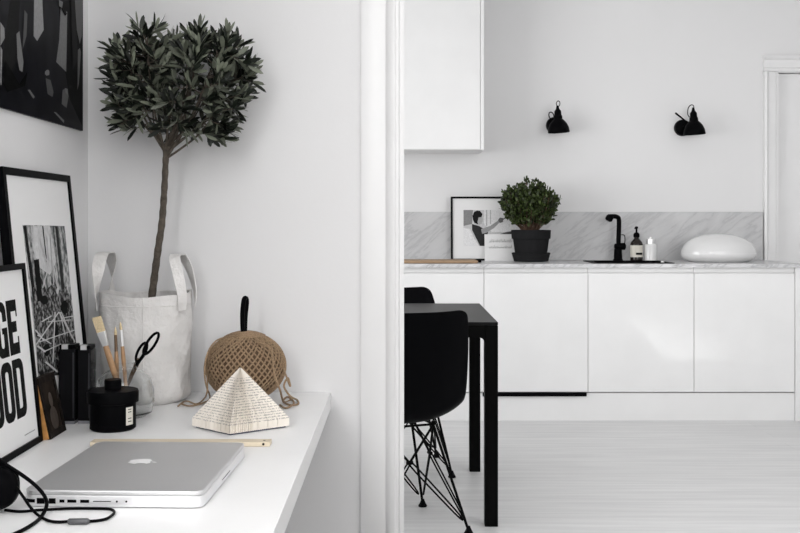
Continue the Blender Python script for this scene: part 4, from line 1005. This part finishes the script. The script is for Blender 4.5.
# wall print of men in dark suits
t = thing('wall_print', (XL, 2.0, 1.355), 'dark photographic print of men in suits and ties, hung high on the left wall', 'picture')
m = MB(); m.box(XL+0.001, XL+0.007, 1.66, 2.408, 1.359, 2.05); m.build('board', mat('print_black', (0.007, 0.007, 0.009), 0.35, var=0.5, vscale=18), t)
art = [(0.014, [(10, 0), (20, 0), (17, 60), (8, 80), (2, 60)]), (0.011, [(58, 0), (82, 0), (82, 126), (70, 100), (63, 60)]),
       (0.24, [(34, -3), (42, -3), (43.5, 30), (37, 41), (33.5, 36)]), (0.16, [(60.5, 8), (67, 12), (66, 72), (56, 62), (59, 40)]),
       (0.20, [(0, 22), (4, 28), (4.5, 38), (0, 46)]), (0.22, [(0, 46), (2, 50), (1, 85), (0, 85)]),
       (0.14, [(16, 34), (19, 31), (23, 62), (22, 72), (19, 70), (17, 58)]), (0.05, [(24, 10), (27, 14), (26, 36), (22, 50), (23, 30)]),
       (0.16, blob(47, 73, 2.6, 3.2)), (0.06, [(45, 78), (50, 80), (53, 92), (52, 97), (47, 94)]), (0.09, [(62, 90), (66, 88), (68, 96), (66, 108), (61, 104)]), (0.15, [(64, 88), (67, 89), (67.5, 95), (65, 93)]),
       (0.10, [(27, 90), (29, 89.5), (34, 97), (32.5, 98.5)]), (0.13, [(53, 112), (55, 112), (63.5, 120.5), (63, 123)]),
       (0.07, [(74, 0), (82, 0), (81, 36), (79, 44), (76, 30)]), (0.02, [(70, -2), (74, -2), (77, 60), (72, 70)]), (0.10, [(77, 50), (79, 48), (80, 52), (78, 84), (76.5, 90)]), (0.008, [(61, 2), (66, 14), (64, 16), (60, 8)]),
       (0.12, [(58, 0), (62, 2), (61, 8), (58, 6)]), (0.004, [(4, 60), (18, 84), (26, 72), (24, 86), (6, 92), (2, 84)])]
artwork('suit_figures', t, art, (XL+0.007, 2.0, 1.5), (1, 0, 0), 0.00012)

# ------------------------------------------------------------------ headphones with cable
hc = at(-4, 492, 1.44)
t = thing('headphones', (hc.x, hc.y, DZt), 'black headphones with a thin cable, at the near left corner of the desk', 'headphones')
Rm = Matrix.Rotation(0.25, 3, 'Z') @ Matrix.Rotation(PI/2+0.15, 3, 'X')
rc = 0.031
m = MB(); m.lathe([(0.006, 0.018), (0.018, 0.017), (0.027, 0.011), (rc, 0.0), (0.029, -0.010)], (hc.x, hc.y, DZt+0.034), 36, mtx=Rm); m.build('ear_cup', M['black'], t)
m = MB(); ringp = [Vector((hc.x, hc.y, DZt+0.034))+Rm @ Vector((0.0205*math.cos(2*PI*k/30), 0.0235*math.sin(2*PI*k/30), -0.015)) for k in range(30)]
m.tube(ringp, 0.0095, 10, closed=True); m.build('ear_cushion', M['shell'], t)
m = MB(); pts = spline([(hc.x-0.022, hc.y+0.0, DZt+0.056), (hc.x-0.045, hc.y-0.03, DZt+0.085), (hc.x-0.085, hc.y-0.12, DZt+0.08), (hc.x-0.085, hc.y-0.20, DZt+0.06), (hc.x-0.02, hc.y-0.235, DZt+0.045)], 8)
m.tube(pts, 0.006, 10); m.build('headband', M['black'], t)
m = MB(); m.lathe([(0.006, 0.019), (0.020, 0.018), (0.031, 0.012), (rc, 0.0), (0.033, -0.02), (0.02, -0.024)], (hc.x-0.02, hc.y-0.235, DZt+0.0335), 30, mtx=Matrix.Rotation(PI/2, 3, 'X')); m.build('ear_cup', M['black'], t)
g = DZt+0.0026
m = MB(); m.tube(spline([hc+Vector((-0.01, 0, 0.02)), at(-6, 456, 1.44), at(2, 462, 1.45), at(22, 475, 1.45), at(36, 486, 1.448), at(45, 497, 1.447), at(46.5, 506, 1.435), dp(41, 517, g), dp(30, 526, g), dp(12, 535, g), dp(-10, 542, g)], 7), 0.0026, 8); m.build('cable', M['black'], t)
m = MB(); m.tube(spline([hc+Vector((0.028, -0.002, 0.008)), at(24, 498, 1.435), at(31, 508, 1.43), dp(38, 515, g), dp(48, 520.5, g), dp(58, 522, g), dp(69, 521.5, g), dp(88, 521.3, g), dp(100, 520.3, g), dp(108, 518, g), dp(114, 513, g), dp(112, 509.8, g), dp(104, 508.8, g), dp(70, 508.6, g), dp(40, 510, g), dp(20, 511.5, g), dp(5, 510, g)], 7), 0.0020, 8)
m.build('cable', M['black'], t)
m = MB(); m.tube([dp(68, 521.5, DZt+0.0045), dp(69.5, 521.5, DZt+0.0045), dp(87.5, 521.3, DZt+0.0045), dp(89, 521.3, DZt+0.0045)], [0.003, 0.0042, 0.0042, 0.003], 10); o = m.build('inline_remote', mat('grey_remote', (0.08, 0.08, 0.085), 0.4), t); o['label'] = 'grey inline remote'
